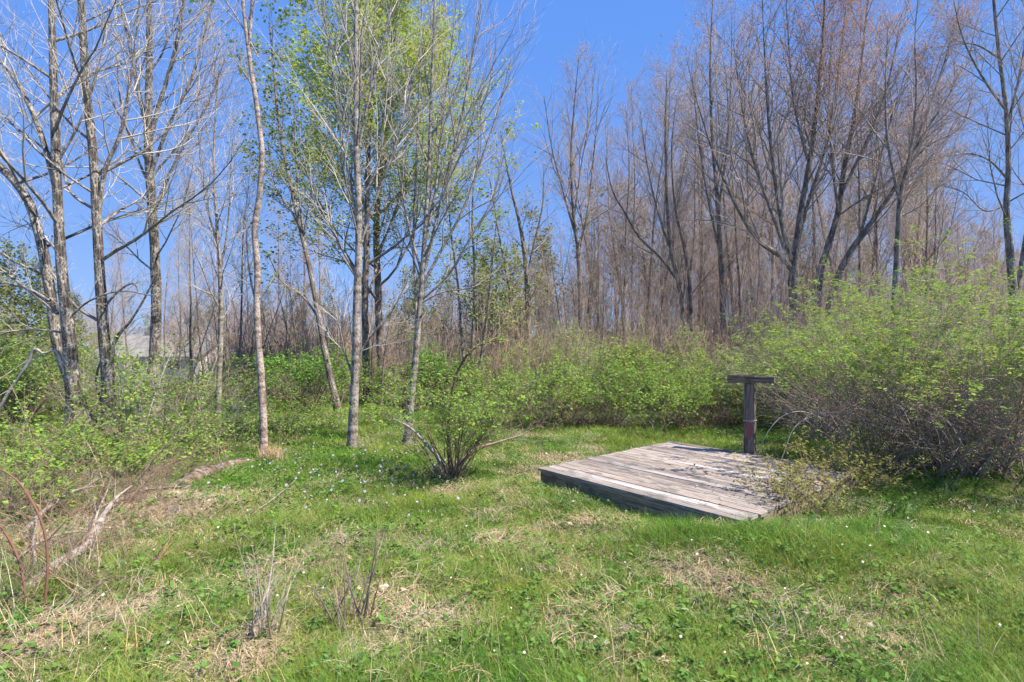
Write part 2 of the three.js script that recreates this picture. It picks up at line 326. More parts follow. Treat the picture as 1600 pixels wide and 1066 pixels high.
  scatter('grass', 'fresh green grass growing over the clearing', 'grass', [1, 2, 3, 4, 5].map((s) => tuft(s, 40, 0.155, 0.0046, 0.8, 0.12)), M.grass, green);
  scatter('dry_grass', 'flattened straw coloured dead grass between the green', 'dry grass', [11, 12, 13].map((s) => tuft(s, 64, 0.115, 0.0029, 1, 0.15, 0.12)), M.straw, thatch);
  scatter('dry_grass', 'upright straw coloured dead grass stalks', 'dry grass', [21, 22].map((s) => tuft(s, 9, 0.3, 0.004, 0.6, 0.05)), M.straw, stubble);
  const rosette = (seed, n, size, rise) => { const Q = rng(seed), a = new Acc(); for (let k = 0; k < n; k++) leaf(a, [(Q() - 0.5) * 0.07, 0.012 + Q() * rise, (Q() - 0.5) * 0.07], size * (0.6 + Q() * 0.7), Q, WHITE, 0.45, 0.6); return a.geo(); };
  scatter('ground_cover', 'low broad leaved weeds among the grass', 'weeds', [1, 2, 3].map((s) => rosette(s + 30, 9, 0.026, 0.06)), M.grass, weeds);
  scatter('leaf_litter', 'curled dead leaves lying in the grass', 'dead leaves', [1, 2].map((s) => { const Q = rng(s + 90), a = new Acc(); leaf(a, [-0.02, 0, 0], 0.045, Q, WHITE, 0.6, 0.7); return a.geo(); }), M.straw, litter);
  // small flowers: pale violet periwinkles on the left, white ones on the right
  const flower = (() => { const a = new Acc(); for (let k = 0; k < 5; k++) { const t = k / 5 * 2 * PI, b = a.count, c = cos(t), s = sin(t); a.v(0, 0, 0, 0, 1, 0, 0, 0, WHITE); a.v(c * 0.009 - s * 0.006, 0.002, s * 0.009 + c * 0.006, 0, 1, 0, 0, 0, WHITE); a.v(c * 0.017, 0.003, s * 0.017, 0, 1, 0, 0, 0, WHITE); a.v(c * 0.009 + s * 0.006, 0.002, s * 0.009 - c * 0.006, 0, 1, 0, 0, 0, WHITE); a.i.push(b, b + 1, b + 2, b, b + 2, b + 3); } return a.geo(); })();
  const violet = [], white = [];
  for (let k = 0; k < 110; k++) { const p = onGround(500 + (R() + R() + R() - 1.5) * 230, 745 + (R() + R() - 1) * 85); violet.push({ x: p.x, y: p.y + 0.1 + R() * 0.04, z: p.z, r: R() * 6, s: 0.6 + R() * 0.5, c: [0.34, 0.34, 0.6], tx: 0.5 + R() * 0.5, tz: (R() - 0.5) * 0.8 }); }
  for (let k = 0; k < 150; k++) { const [x, z] = VIEW(R, 2.2, 9); if (onDeck(x, z, 0.05)) continue; white.push({ x, y: gh(x, z) + 0.07 + R() * 0.05, z, r: R() * 6, s: 0.3 + R() * 0.4, c: [0.62, 0.62, 0.56], tx: 0.4 + R() * 0.5, tz: (R() - 0.5) * 0.8 }); }
  scatter('wildflowers', 'tiny pale violet flowers in the grass at left', 'wildflowers', [flower], M.straw, violet);
  scatter('wildflowers', 'tiny white flowers dotted through the grass', 'wildflowers', [flower], M.straw, white);
}

// ------------------------------------------------------------------ trees
const GREYTWIG = [0.34, 0.305, 0.275], BROWNTWIG = [0.34, 0.275, 0.23], PALETWIG = [0.46, 0.42, 0.37];
// path in the photograph -> points relative to the foot; [px, py, width in px, extra depth]
function trunkPath(list, d, base, subdiv = 4, fat = 1) {
  const raw = list.map(([px, py, w, dd = 0]) => { const p = at(px, py, d + dd).sub(base); return [p.x, p.y, p.z, w * 0.5 * fat / F * (d + dd)]; });
  const c = new THREE.CatmullRomCurve3(raw.map((p) => new THREE.Vector3(p[0], p[1], p[2])), false, 'centripetal'), n = (raw.length - 1) * subdiv, pts = [], rad = [];
  for (let i = 0; i <= n; i++) { const t = i / n, p = c.getPoint(t), f = t * (raw.length - 1), k = min(raw.length - 2, floor(f)); pts.push([p.x, p.y, p.z]); rad.push(lerp(raw[k][3], raw[k + 1][3], f - k)); }
  return { pts, rad };
}
const DEF = { levels: 3, kids: [16, 8, 6, 0], t0: [0.35, 0.18, 0.12, 0], ang: [[0.5, 0.85], [0.5, 0.9], [0.45, 0.9], [0.5, 0.9]], ratio: [0, 0.5, 0.5, 0.5], wob: [0.1, 0.22, 0.3, 0.4], up: [0, 0.16, 0.12, 0.2], limbLen: 4, shape: (t) => lerp(1.1, 0.45, t), minR: 0.004, leafLevel: 9 };
// o: { name, label, paths: [{list, d, P}], bark, twig, limbsDrawn }
function heroTree(o) {
  const d0 = o.d, base = o.foot ?? onGround(o.paths[0][0][0], o.paths[0][0][1]), depth = d0 ?? -base.z, R = rng(o.seed);
  const g = thing(o.name ?? 'tree', o.label, 'tree', base, o.group);
  const crown = new Acc(), leaves = new Acc(), P = { ...DEF, ...o.P }, bark = M[o.bark];
  const T = { R, seed: o.seed, leaves: P.leafLevel < 9 ? leaves : null, limbs: [], col: (l) => l < 2 ? WHITE : tint(R, o.twig ?? GREYTWIG, 0.3) };
  const trunks = [];
  T.acc = (l) => { if (l === 0) { const a = new Acc(); trunks.push(a); return a; } if (l === 1) { const a = new Acc(); T.limbs.push(a); return a; } return crown; };
  o.paths.forEach((list, i) => { const q = trunkPath(list, depth, base, 4, o.fat ?? 0.76); spawn(T, q.pts, q.rad, 0, { ...P, ...(o.each?.[i] ?? {}) }); });
  const pale = new Set();
  for (const [list, kid] of o.limbs ?? []) { const q = trunkPath(list, depth, base, 4, o.fat ?? 0.76); if (kid.pale) pale.add(T.limbs.length); spawn(T, q.pts, q.rad, 1, { ...P, ...kid }); }
  trunks.forEach((a) => part('trunk', a.geo(), bark, g));
  T.limbs.forEach((a, i) => { const m = part(pale.has(i) ? 'dead_limb' : 'limb', a.geo(), pale.has(i) ? M.lichen : bark, g); if (pale.has(i)) m.userData.label = 'bleached dead limb'; });
  if (crown.count) part('crown', crown.geo(), M.twig, g);
  if (leaves.count) part('foliage', leaves.geo(), M.leaf, g, 'stuff');
  return g;
}
const ASH = { levels: 3, kids: [18, 10, 8, 0], limbLen: 3.3, ratio: [0, 0.5, 0.55], wob: [0.1, 0.34, 0.4, 0.4], up: [0, 0.10, 0.22, 0.3], ang: [[0.9, 1.35], [0.5, 1.0], [0.5, 1.0]], t0: [0.22, 0.2, 0.15], minR: 0.0036, slim: 0.009 };

heroTree({ name: 'twin_trunk_tree', seed: 101, fat: 0.54, bark: 'barkGrey', twig: PALETWIG, label: 'grey rough-barked tree with two trunks and a drooping dead limb at the left edge', paths: [
  [[117, 690, 40], [113, 600, 38], [106, 510, 33], [98, 440, 28], [91, 340, 25], [87, 240, 23], [84, 150, 20], [80, 0, 16], [74, -220, 10], [66, -480, 3]],
  [[146, 680, 38, 0.45], [112, 600, 30, 0.45], [90, 540, 28, 0.4], [80, 470, 27, 0.4], [62, 370, 25, 0.4], [36, 300, 24, 0.5], [-30, 230, 20, 0.7], [-120, 100, 14, 1], [-230, -160, 6, 1.3]]],
  limbs: [
    [[[106, 590, 12], [96, 565, 10], [86, 548, 8], [68, 552, 7], [54, 546, 8], [44, 568, 9], [30, 588, 8], [14, 612, 9], [-2, 640, 8], [-30, 690, 7]], { kids: [0, 5, 4, 0], pale: 1 }],
    [[[89, 304, 15], [70, 230, 14], [49, 172, 13], [15, 112, 11], [-40, 60, 8], [-110, -20, 4]], {}],
    [[[78, 470, 9], [40, 450, 8], [0, 442, 7], [-60, 445, 5]], {}], [[[90, 490, 10], [40, 450, 8], [0, 420, 6], [-60, 380, 4]], {}],
    [[[100, 520, 7], [50, 515, 6], [10, 520, 5], [-40, 540, 3]], { up: [0, 0.02, 0.1, 0.2] }],
    [[[92, 250, 7], [125, 190, 6], [150, 120, 5], [165, 40, 3]], {}], [[[104, 500, 7], [140, 470, 5], [190, 455, 4], [235, 462, 2]], { up: [0, 0, 0.2, 0.2] }]],
  P: { ...ASH, kids: [18, 10, 8, 0] } });
heroTree({ name: 'rough_barked_tree', seed: 102, fat: 0.58, bark: 'barkGrey', twig: PALETWIG, label: 'thick grey rough-barked tree just right of the twin-trunked tree', paths: [
  [[172, 684, 36], [168, 590, 30], [161, 510, 27], [156, 430, 25], [151, 340, 23], [145, 240, 21], [134, 130, 20], [127, 0, 17], [118, -200, 11], [108, -450, 3]]],
  limbs: [[[[152, 345, 14], [164, 265, 11], [186, 215, 9], [201, 145, 7], [212, 60, 5], [222, -40, 2]], {}], [[[172, 570, 13], [181, 530, 10], [205, 500, 6], [228, 462, 5], [238, 440, 2]], {}],
    [[[160, 505, 9], [120, 480, 7], [90, 440, 6], [60, 390, 4]], {}], [[[150, 330, 8], [110, 300, 7], [96, 250, 5], [80, 170, 3]], {}],
    [[[163, 480, 7], [185, 455, 6], [208, 443, 5], [215, 455, 3], [200, 470, 2]], { up: [0, 0, 0.1, 0.2] }],
    [[[168, 540, 5], [150, 590, 5], [160, 640, 6], [163, 690, 7]], { kids: [0, 2, 2, 0] }]],
  P: { ...ASH, kids: [18, 10, 8, 0] } });
heroTree({ name: 'tall_grey_tree', seed: 103, fat: 0.68, bark: 'barkGrey', d: 12.5, foot: foot(242, 12.5), twig: GREYTWIG, label: 'tall grey trunk standing in front of the bungalow with steep upper forks', paths: [
  [[242, 668, 30], [240, 590, 25], [244, 500, 22], [243, 420, 21], [236, 304, 19], [231, 213, 17], [233, 101, 14], [233, 0, 11], [232, -150, 6], [228, -300, 2]]],
  limbs: [[[[234, 220, 10], [248, 165, 9], [268, 100, 8], [283, 30, 7], [295, -60, 5], [306, -160, 2]], {}], [[[234, 235, 9], [222, 170, 8], [208, 100, 7], [190, 10, 5], [170, -90, 2]], {}], [[[236, 270, 8], [262, 200, 7], [300, 120, 6], [322, 40, 4], [340, -40, 2]], {}], [[[240, 330, 7], [275, 250, 5], [330, 150, 4], [352, 90, 2]], {}], [[[237, 300, 6], [212, 240, 5], [190, 170, 4], [182, 90, 2]], {}]],
  P: { ...ASH, kids: [20, 11, 8, 0], limbLen: 3.2, ang: [[0.5, 1.1], [0.4, 0.9], [0.5, 1.0]], up: [0, 0.2, 0.24, 0.3], minR: 0.0045 } });
heroTree({ name: 'birch_tree', seed: 104, fat: 0.68, bark: 'barkBirch', twig: GREYTWIG, label: 'slim pinkish birch with a straw tuft at its foot and a white broken snag', paths: [
  [[412, 715, 19], [411, 650, 17], [407, 580, 16], [401, 490, 15], [402, 420, 14], [398, 360, 14], [406, 300, 13], [409, 240, 12], [403, 180, 11], [394, 120, 10], [386, 60, 9], [378, -10, 7], [366, -140, 4], [352, -260, 2]]],
  limbs: [[[[389, 70, 8], [392, 30, 7], [396, -40, 5], [402, -150, 2]], { leafLevel: 9 }], [[[406, 466, 6], [417, 450, 5.5], [428, 433, 5], [438, 414, 4]], { kids: [0, 0, 0, 0], pale: 1 }], [[[401, 480, 5], [392, 440, 4], [386, 395, 3], [384, 340, 2]], {}], [[[405, 545, 3], [416, 535, 2.4], [426, 520, 1.5]], { kids: [0, 0, 0, 0] }], [[[404, 90, 4], [372, 30, 4], [340, -20, 3], [320, -80, 1.5]], {}]],
  P: { ...ASH, kids: [7, 6, 5, 0], t0: [0.5, 0.2, 0.15], limbLen: 1.7, ang: [[0.5, 1.0], [0.4, 0.9], [0.5, 1.0]], leafLevel: 3, leaf: { per: 5, size: 0.07, col: [0.16, 0.27, 0.05], col2: [0.12, 0.22, 0.04], keep: (p) => p[1] > 6.0 ? 0.7 : 0.0, spread: 0.1 } } });
heroTree({ name: 'clearing_tree', seed: 105, fat: 0.75, bark: 'barkPale', twig: PALETWIG, label: 'straight pale grey tree with a brown foot at the far edge of the clearing', paths: [
  [[550, 704, 20], [552, 640, 20], [556, 560, 17], [557, 480, 16], [560, 400, 15], [560, 320, 14], [557, 240, 13], [556, 150, 11], [556, 50, 9], [558, -80, 7], [560, -300, 2]]],
  limbs: [[[[556, 590, 8], [562, 555, 6], [580, 525, 5], [610, 490, 4], [634, 445, 2]], {}], [[[553, 590, 6], [541, 560, 4], [532, 520, 3], [520, 470, 2.4], [512, 420, 1.5]], {}], [[[558, 400, 6], [580, 330, 5], [610, 250, 4.5], [640, 150, 4], [664, 40, 2]], {}], [[[559, 350, 6], [545, 270, 5], [530, 180, 4], [512, 60, 3], [500, -60, 2]], {}], [[[557, 250, 6], [575, 160, 5], [600, 60, 4], [625, -60, 2]], {}], [[[557, 210, 5], [530, 110, 4], [500, 20, 3], [480, -60, 2]], {}], [[[560, 320, 5], [590, 260, 4], [602, 170, 3], [606, 60, 2]], {}], [[[560, 430, 6], [540, 400, 4], [510, 340, 3], [470, 300, 2]], {}]],
  P: { ...ASH, kids: [15, 8, 7, 0], t0: [0.25, 0.2, 0.15], limbLen: 2.6, ang: [[0.35, 0.8], [0.35, 0.8], [0.5, 0.9]], up: [0, 0.2, 0.2, 0.3] } });
heroTree({ name: 'leaning_pale_tree', seed: 106, fat: 0.78, bark: 'barkPale', twig: GREYTWIG, label: 'pale leaning tree behind the round bush with limbs fanning up to the right', paths: [
  [[637, 697, 19], [641, 640, 15], [648, 570, 13], [654, 500, 12], [659, 440, 11], [664, 360, 8], [670, 260, 7], [674, 140, 6], [680, -20, 4], [690, -200, 1.5]],
  [[648, 570, 6, 0.2], [650, 480, 5, 0.3], [646, 380, 5, 0.3], [650, 260, 4, 0.3], [656, 120, 3, 0.3], [660, -60, 1.5, 0.3]]],
  limbs: [[[[659, 440, 8], [676, 370, 7], [690, 310, 6.5], [712, 220, 6], [728, 150, 5], [740, 70, 3.5], [752, 0, 2]], {}], [[[658, 450, 7], [690, 390, 6], [722, 330, 5], [752, 250, 4.5], [776, 180, 3.5], [798, 95, 1.5]], {}], [[[657, 470, 6], [700, 430, 5], [735, 370, 4], [770, 310, 3], [790, 230, 1.5]], {}], [[[664, 380, 6], [680, 300, 5], [690, 200, 4], [704, 90, 3], [716, -30, 1.5]], {}], [[[656, 475, 4], [690, 457, 3], [735, 450, 2.5], [790, 428, 1.5]], { up: [0, 0.02, 0.1, 0.2] }], [[[660, 430, 6], [640, 360, 5], [625, 280, 4], [612, 190, 3], [604, 100, 2]], {}], [[[659, 400, 5], [672, 330, 4], [704, 250, 4], [760, 150, 3], [775, 70, 1.5]], {}]],
  each: [{}, { kids: [5, 5, 4, 0] }],
  P: { ...ASH, kids: [12, 9, 7, 0], t0: [0.25, 0.15, 0.1], limbLen: 2.4, ang: [[0.35, 0.8], [0.35, 0.75], [0.4, 0.8]], up: [0, 0.22, 0.25, 0.3] } });
const MAPLE = { levels: 3, kids: [22, 10, 6, 0], t0: [0.22, 0.15, 0.1], limbLen: 3.4, ratio: [0, 0.5, 0.5], ang: [[0.7, 1.15], [0.5, 0.9], [0.5, 1.0]], wob: [0.1, 0.25, 0.3, 0.4], up: [0, 0.13, 0.1, 0.1], minR: 0.006, slim: 0.01, leafLevel: 2, shape: (t) => 1.15 - 0.75 * t };
heroTree({ name: 'leafing_maple', seed: 107, fat: 0.7, bark: 'barkDark', twig: BROWNTWIG, d: 17, foot: foot(574, 17), label: 'dark-trunked maple in fresh yellow-green leaf behind the straight pale tree', paths: [
  [[574, 640, 19], [572, 560, 17], [570, 470, 15], [573, 380, 13], [574, 280, 11], [578, 170, 9], [586, 40, 6], [590, -90, 2]]],
  P: { ...MAPLE, limbLen: 4.6, leaf: { per: 9, bunch: 3, size: 0.085, col: [0.32, 0.44, 0.07], col2: [0.44, 0.5, 0.13], spread: 0.3, flat: 0.5, aspect: 0.8, keep: (p) => 0.35 + 0.65 * smooth(3.5, 8.5, p[1]) } } });
heroTree({ name: 'leafing_maple', seed: 108, fat: 0.72, bark: 'barkDark', twig: BROWNTWIG, d: 20, foot: foot(598, 20), label: 'second dark leafing maple, its trunk just right of the first one', paths: [
  [[598, 625, 20], [594, 540, 17], [590, 440, 15], [588, 340, 13], [600, 230, 10], [612, 110, 7], [622, -30, 2]]],
  P: { ...MAPLE, limbLen: 6.4, kids: [22, 10, 6, 0], leaf: { per: 9, bunch: 3, size: 0.095, col: [0.32, 0.44, 0.07], col2: [0.44, 0.5, 0.13], spread: 0.35, flat: 0.5, aspect: 0.8, keep: (p) => 0.4 + 0.6 * smooth(4, 10, p[1]) } } });
heroTree({ name: 'leaning_dark_tree', seed: 109, bark: 'barkDark', twig: BROWNTWIG, d: 13.5, foot: foot(528, 13.5), label: 'dark leaning tree with small dull leaves between the birch and the pale tree', paths: [
  [[528, 640, 14], [512, 570, 13], [502, 520, 12], [488, 440, 11], [470, 360, 8], [452, 280, 7], [438, 210, 6], [428, 120, 4], [420, 20, 1.5]]],
  limbs: [[[[470, 360, 5], [455, 330, 4], [430, 290, 3], [418, 220, 2]], {}], [[[480, 400, 5], [470, 330, 4], [462, 250, 3], [460, 160, 2]], {}], [[[500, 500, 5], [470, 460, 4], [440, 440, 3], [420, 400, 2]], {}]],
  P: { ...MAPLE, kids: [14, 7, 5, 0], t0: [0.3, 0.2, 0.15], limbLen: 2.2, ang: [[0.5, 0.9], [0.5, 0.9], [0.5, 1.0]], minR: 0.004, leaf: { per: 9, size: 0.08, col: [0.12, 0.2, 0.04], col2: [0.17, 0.25, 0.05], spread: 0.14, aspect: 0.7 } } });
heroTree({ name: 'vine_covered_tree', seed: 110, fat: 0.66, bark: 'barkDark', twig: BROWNTWIG, d: 19, foot: foot(822, 19), label: 'dark vine-tangled tree at the middle of the treeline beside the sky gap', paths: [
  [[822, 640, 17], [823, 560, 16], [825, 470, 14], [820, 400, 11], [812, 350, 8], [800, 300, 6], [790, 250, 4], [782, 205, 1.5]], [[815, 610, 10, 0.3], [806, 500, 8, 0.5], [790, 420, 6, 0.6], [775, 340, 4, 0.6], [762, 260, 1.5, 0.6]]],
  limbs: [[[[824, 430, 7], [835, 380, 6], [848, 320, 4], [850, 260, 1.5]], {}]],
  each: [{}, { kids: [9, 6, 5, 0] }],
  P: { ...MAPLE, kids: [16, 8, 5, 0], t0: [0.12, 0.15, 0.1], limbLen: 2.2, ang: [[0.4, 0.9], [0.5, 0.9], [0.5, 1.0]], up: [0, 0.2, 0.15, 0.1], leaf: { per: 6, size: 0.095, col: [0.2, 0.27, 0.05], col2: [0.28, 0.32, 0.08], spread: 0.2, aspect: 0.7, keep: (p) => 1 - 0.75 * smooth(3.5, 5.5, p[1]) } } });
heroTree({ name: 'yellow_green_tree', seed: 111, bark: 'barkDark', twig: GREYTWIG, d: 15.5, foot: foot(735, 15.5), label: 'small slender tree in thin yellow-green leaf left of the vine-tangled tree', paths: [
  [[735, 640, 8], [738, 540, 7], [742, 440, 6], [738, 350, 4], [740, 270, 1.5]], [[735, 640, 7, 0.1], [722, 540, 6, 0.2], [716, 450, 5, 0.3], [704, 360, 3, 0.3], [700, 290, 1.5, 0.3]], [[738, 640, 7, 0.1], [756, 530, 6, -0.2], [768, 430, 5, -0.3], [776, 340, 1.5, -0.3]]],
  P: { ...MAPLE, kids: [9, 6, 5, 0], t0: [0.3, 0.15, 0.1], limbLen: 1.5, minR: 0.0035, up: [0, 0.2, 0.15, 0.1], leaf: { per: 12, size: 0.085, col: [0.2, 0.3, 0.05], col2: [0.3, 0.36, 0.09], spread: 0.16, aspect: 0.7 } } });
const BARE = { levels: 3, seg: [1, 0.7, 0.5, 0.45, 0.3], kids: [22, 13, 10, 0], t0: [0.2, 0.12, 0.1], limbLen: 3.7, ratio: [0, 0.5, 0.46], ang: [[0.4, 0.9], [0.4, 0.9], [0.4, 0.95]], wob: [0.1, 0.34, 0.4, 0.45], up: [0, 0.12, 0.1, 0.08], minR: 0.0065, slim: 0.0075, shape: (t) => 1.15 - 0.8 * t };
heroTree({ name: 'lone_bare_tree', seed: 112, bark: 'barkDark', twig: BROWNTWIG, d: 25, foot: foot(908, 25), label: 'tall narrow bare tree standing against open sky right of the gap', paths: [
  [[908, 600, 11], [907, 500, 10], [904, 400, 9], [896, 330, 7], [892, 250, 5], [897, 170, 3], [905, 85, 1]]],
  limbs: [[[[904, 400, 5], [918, 330, 4], [928, 240, 3], [935, 150, 1.2]], {}], [[[900, 370, 5], [880, 300, 4], [862, 230, 3], [850, 150, 1.2]], {}], [[[897, 340, 4], [908, 260, 3], [922, 180, 2], [930, 100, 1]], {}]],
  P: { ...BARE, kids: [20, 12, 9, 0], t0: [0.4, 0.1, 0.1], limbLen: 3.4 } });
heroTree({ name: 'spreading_bare_maple', seed: 113, fat: 0.6, bark: 'barkDark', twig: BROWNTWIG, d: 19, foot: foot(1245, 19), label: 'big many-limbed bare maple with reddish top rising behind the right-hand bush', paths: [
  [[1245, 560, 34], [1243, 480, 30], [1240, 440, 27], [1243, 400, 18], [1250, 340, 15], [1262, 270, 13], [1275, 180, 10], [1285, 70, 7], [1290, -40, 4], [1294, -140, 1.5]],
  [[1275, 560, 26, 0.5], [1277, 480, 22, 0.5], [1280, 430, 19, 0.5], [1292, 390, 16, 0.5], [1310, 330, 14, 0.5], [1318, 270, 12, 0.6], [1335, 180, 9, 0.8], [1350, 60, 6, 1], [1362, -60, 3, 1.2], [1370, -130, 1.2, 1.3]],
  [[1290, 560, 20, 0.2], [1300, 460, 18, 0.2], [1325, 400, 16, 0.1], [1360, 350, 13, -0.1], [1400, 290, 10, -0.3], [1440, 200, 7, -0.5], [1475, 100, 4, -0.6], [1500, 10, 1.5, -0.7]]],
  limbs: [[[[1240, 425, 15], [1222, 402, 13], [1192, 382, 12], [1166, 350, 9], [1140, 300, 7], [1115, 240, 5], [1090, 160, 3], [1072, 90, 1.2]], {}], [[[1238, 410, 12], [1224, 360, 11], [1212, 290, 9], [1202, 200, 7], [1195, 90, 4], [1190, -30, 1.5]], {}], [[[1226, 390, 9], [1205, 330, 8], [1180, 260, 6], [1160, 170, 4], [1145, 60, 1.5]], {}], [[[1247, 380, 10], [1262, 320, 9], [1290, 230, 7], [1310, 110, 5], [1325, -20, 1.5]], {}], [[[1316, 300, 9], [1350, 230, 7], [1385, 140, 5], [1410, 20, 1.5]], {}], [[[1262, 250, 7], [1240, 160, 5], [1232, 60, 3], [1226, -40, 1.2]], {}], [[[1310, 330, 7], [1300, 250, 6], [1296, 150, 4], [1300, 40, 1.5]], {}], [[[1345, 365, 7], [1368, 280, 5], [1388, 200, 4], [1420, 100, 1.5]], {}]],
  P: { ...BARE, kids: [20, 17, 11, 0], t0: [0.3, 0.1, 0.1], limbLen: 3.8, minR: 0.0055, leafLevel: 3, leaf: { per: 2.2, bunch: 3, from: 0.6, size: 0.05, col: [0.36, 0.15, 0.08], col2: [0.4, 0.24, 0.14], spread: 0.07, keep: (p) => smooth(8.5, 12, p[1]) + 0.08 } } });
heroTree({ name: 'fork_topped_tree', seed: 114, fat: 0.62, bark: 'barkDark', twig: BROWNTWIG, d: 16, foot: foot(1396, 16), label: 'dark bare tree forking wide above the right-hand bush, right of the big maple', paths: [
  [[1396, 560, 17], [1398, 470, 15], [1402, 390, 13], [1405, 330, 12], [1408, 300, 10], [1422, 250, 7], [1450, 200, 5], [1482, 150, 3], [1505, 100, 1.2]]],
  limbs: [[[[1406, 315, 8], [1396, 270, 7], [1386, 210, 6], [1384, 130, 4], [1388, 40, 1.5]], {}], [[[1408, 300, 8], [1424, 230, 6], [1432, 150, 5], [1430, 60, 3], [1436, -20, 1.2]], {}], [[[1404, 340, 5], [1440, 320, 4], [1475, 280, 3], [1510, 250, 1.2]], {}], [[[1420, 255, 5], [1455, 225, 4], [1500, 200, 3], [1520, 150, 1.2]], {}]],
  P: { ...BARE, kids: [16, 13, 9, 0], t0: [0.45, 0.15, 0.1], limbLen: 2.4 } });
heroTree({ name: 'edge_tree', seed: 115, fat: 0.64, bark: 'barkDark', twig: BROWNTWIG, d: 14, foot: foot(1578, 14), label: 'dark bare tree with long drooping twigs at the right edge', paths: [
  [[1590, 560, 22], [1584, 470, 19], [1578, 390, 16], [1573, 330, 13], [1576, 260, 11], [1572, 170, 9], [1562, 90, 8], [1553, 0, 6], [1545, -120, 3], [1540, -220, 1.2]], [[1586, 480, 12, 0.1], [1604, 370, 12, 0.1], [1622, 260, 10, 0.1], [1640, 100, 7, 0.1], [1660, -100, 2, 0.1]]],
  limbs: [[[[1575, 280, 6], [1545, 250, 4], [1515, 240, 3], [1480, 245, 1.5]], { up: [0, 0.02, 0.05, 0.1] }], [[[1570, 170, 6], [1535, 120, 5], [1505, 60, 4], [1490, 0, 1.5]], {}], [[[1573, 200, 6], [1595, 110, 5], [1610, 0, 3], [1620, -80, 1.2]], {}], [[[1560, 90, 5], [1525, 70, 3], [1490, 70, 2], [1468, 90, 1.2]], { up: [0, 0, 0.05, 0.1] }], [[[1575, 320, 4], [1540, 330, 3], [1505, 300, 2], [1470, 290, 1.2]], { up: [0, 0.04, 0.05, 0.1] }]],
  P: { ...BARE, kids: [20, 12, 9, 0], t0: [0.25, 0.15, 0.1], limbLen: 3.2, ang: [[0.6, 1.2], [0.4, 0.8], [0.4, 0.8]], up: [0, 0.05, 0.06, 0.1], minR: 0.005 } });
heroTree({ name: 'slim_grey_tree', seed: 116, bark: 'barkPale', twig: PALETWIG, d: 12.8, foot: foot(340, 12.8), label: 'slim grey tree with fine pale twigs between the bungalow and the birch', paths: [
  [[340, 668, 13], [342, 600, 11], [345, 520, 10], [344, 440, 8], [338, 340, 6], [334, 260, 4.5], [337, 170, 3], [346, 70, 1.2]]],
  limbs: [[[[344, 430, 4], [356, 350, 3], [360, 270, 2.4], [366, 190, 1.2]], {}], [[[340, 380, 4], [322, 320, 3], [312, 240, 2], [308, 180, 1]], {}]],
  P: { ...ASH, kids: [20, 10, 8, 0], t0: [0.25, 0.15, 0.1], limbLen: 2.1, minR: 0.0035, ang: [[0.5, 1.0], [0.4, 0.8], [0.4, 0.8]], up: [0, 0.2, 0.2, 0.2] } });
heroTree({ name: 'tall_thicket_tree', seed: 117, bark: 'barkDark', twig: BROWNTWIG, d: 21, foot: foot(1128, 21), label: 'tallest bare tree left of the big maple, its thin top reaching past the frame', paths: [
  [[1132, 590, 14], [1130, 500, 12], [1126, 400, 10], [1120, 300, 8], [1112, 200, 6], [1110, 90, 4], [1115, -30, 1.2]]],
  limbs: [[[[1126, 400, 5], [1108, 320, 4], [1092, 220, 3], [1082, 120, 1.2]], {}], [[[1122, 330, 5], [1135, 240, 4], [1142, 130, 3], [1144, 20, 1.2]], {}]],
  P: { ...BARE, kids: [20, 12, 9, 0], limbLen: 3.0 } });
heroTree({ name: 'crooked_limbed_tree', seed: 118, fat: 0.64, bark: 'barkDark', twig: BROWNTWIG, d: 22, foot: foot(1065, 22), label: 'bare tree with one long limb arching left above the middle of the hedge', paths: [
  [[1072, 590, 14], [1068, 500, 12], [1060, 440, 10], [1048, 390, 9], [1042, 300, 7], [1040, 210, 5], [1042, 110, 1.2]], [[1078, 590, 11, 0.4], [1080, 480, 10, 0.4], [1072, 400, 8, 0.4], [1056, 330, 6, 0.4], [1050, 230, 4, 0.4], [1058, 150, 1.2, 0.4]]],
  limbs: [[[[1064, 445, 8], [1030, 400, 7], [1000, 372, 6], [975, 330, 5], [958, 300, 4], [945, 240, 1.5]], {}], [[[1045, 385, 6], [1025, 320, 5], [1010, 250, 3], [1000, 170, 1.2]], {}]],
  each: [{}, { kids: [12, 8, 7, 0] }],
  P: { ...BARE, kids: [19, 12, 9, 0], limbLen: 3.0 } });

// bare trees of the wood: a few individuals grown once, then set out again under names and places of their own
function woodTree(name, seed, h, r, P, twig, leafP) {
  const R = rng(seed), g = new THREE.Group(), crown = new Acc(), trunk = new Acc(), leaves = new Acc();
  const n = 12, pts = [[0, 0, 0]], rad = [r]; let dx = (R() - 0.5) * 0.08, dz = (R() - 0.5) * 0.08, x = 0, z = 0;
  for (let i = 1; i <= n; i++) { dx += (R() - 0.5) * 0.16 - dx * 0.25; dz += (R() - 0.5) * 0.16 - dz * 0.25; x += dx * h / n; z += dz * h / n; pts.push([x, h * i / n, z]); rad.push(max(0.006, r * (1 - 0.95 * pow(i / n, 0.9)))); }
  const PP = { ...BARE, ...P, ...(leafP ? { leafLevel: 2, leaf: leafP } : {}) };
  const T = { R, seed, leaves: leafP ? leaves : null, acc: (l) => l ? crown : trunk, col: (l) => l === 0 ? WHITE : tint(R, l === 1 ? twig.map((c) => c * 0.8) : twig, 0.35) };
  spawn(T, pts, rad, 0, PP);
  part('trunk', trunk.geo(), M.barkDark, g); part('crown', crown.geo(), M.twig, g); if (leaves.count) part('foliage', leaves.geo(), M.leaf, g, 'stuff');
  g.userData.made = { name, h };
  return g;
}
const PURPLE = [0.36, 0.285, 0.24], ASHY = [0.4, 0.345, 0.295];
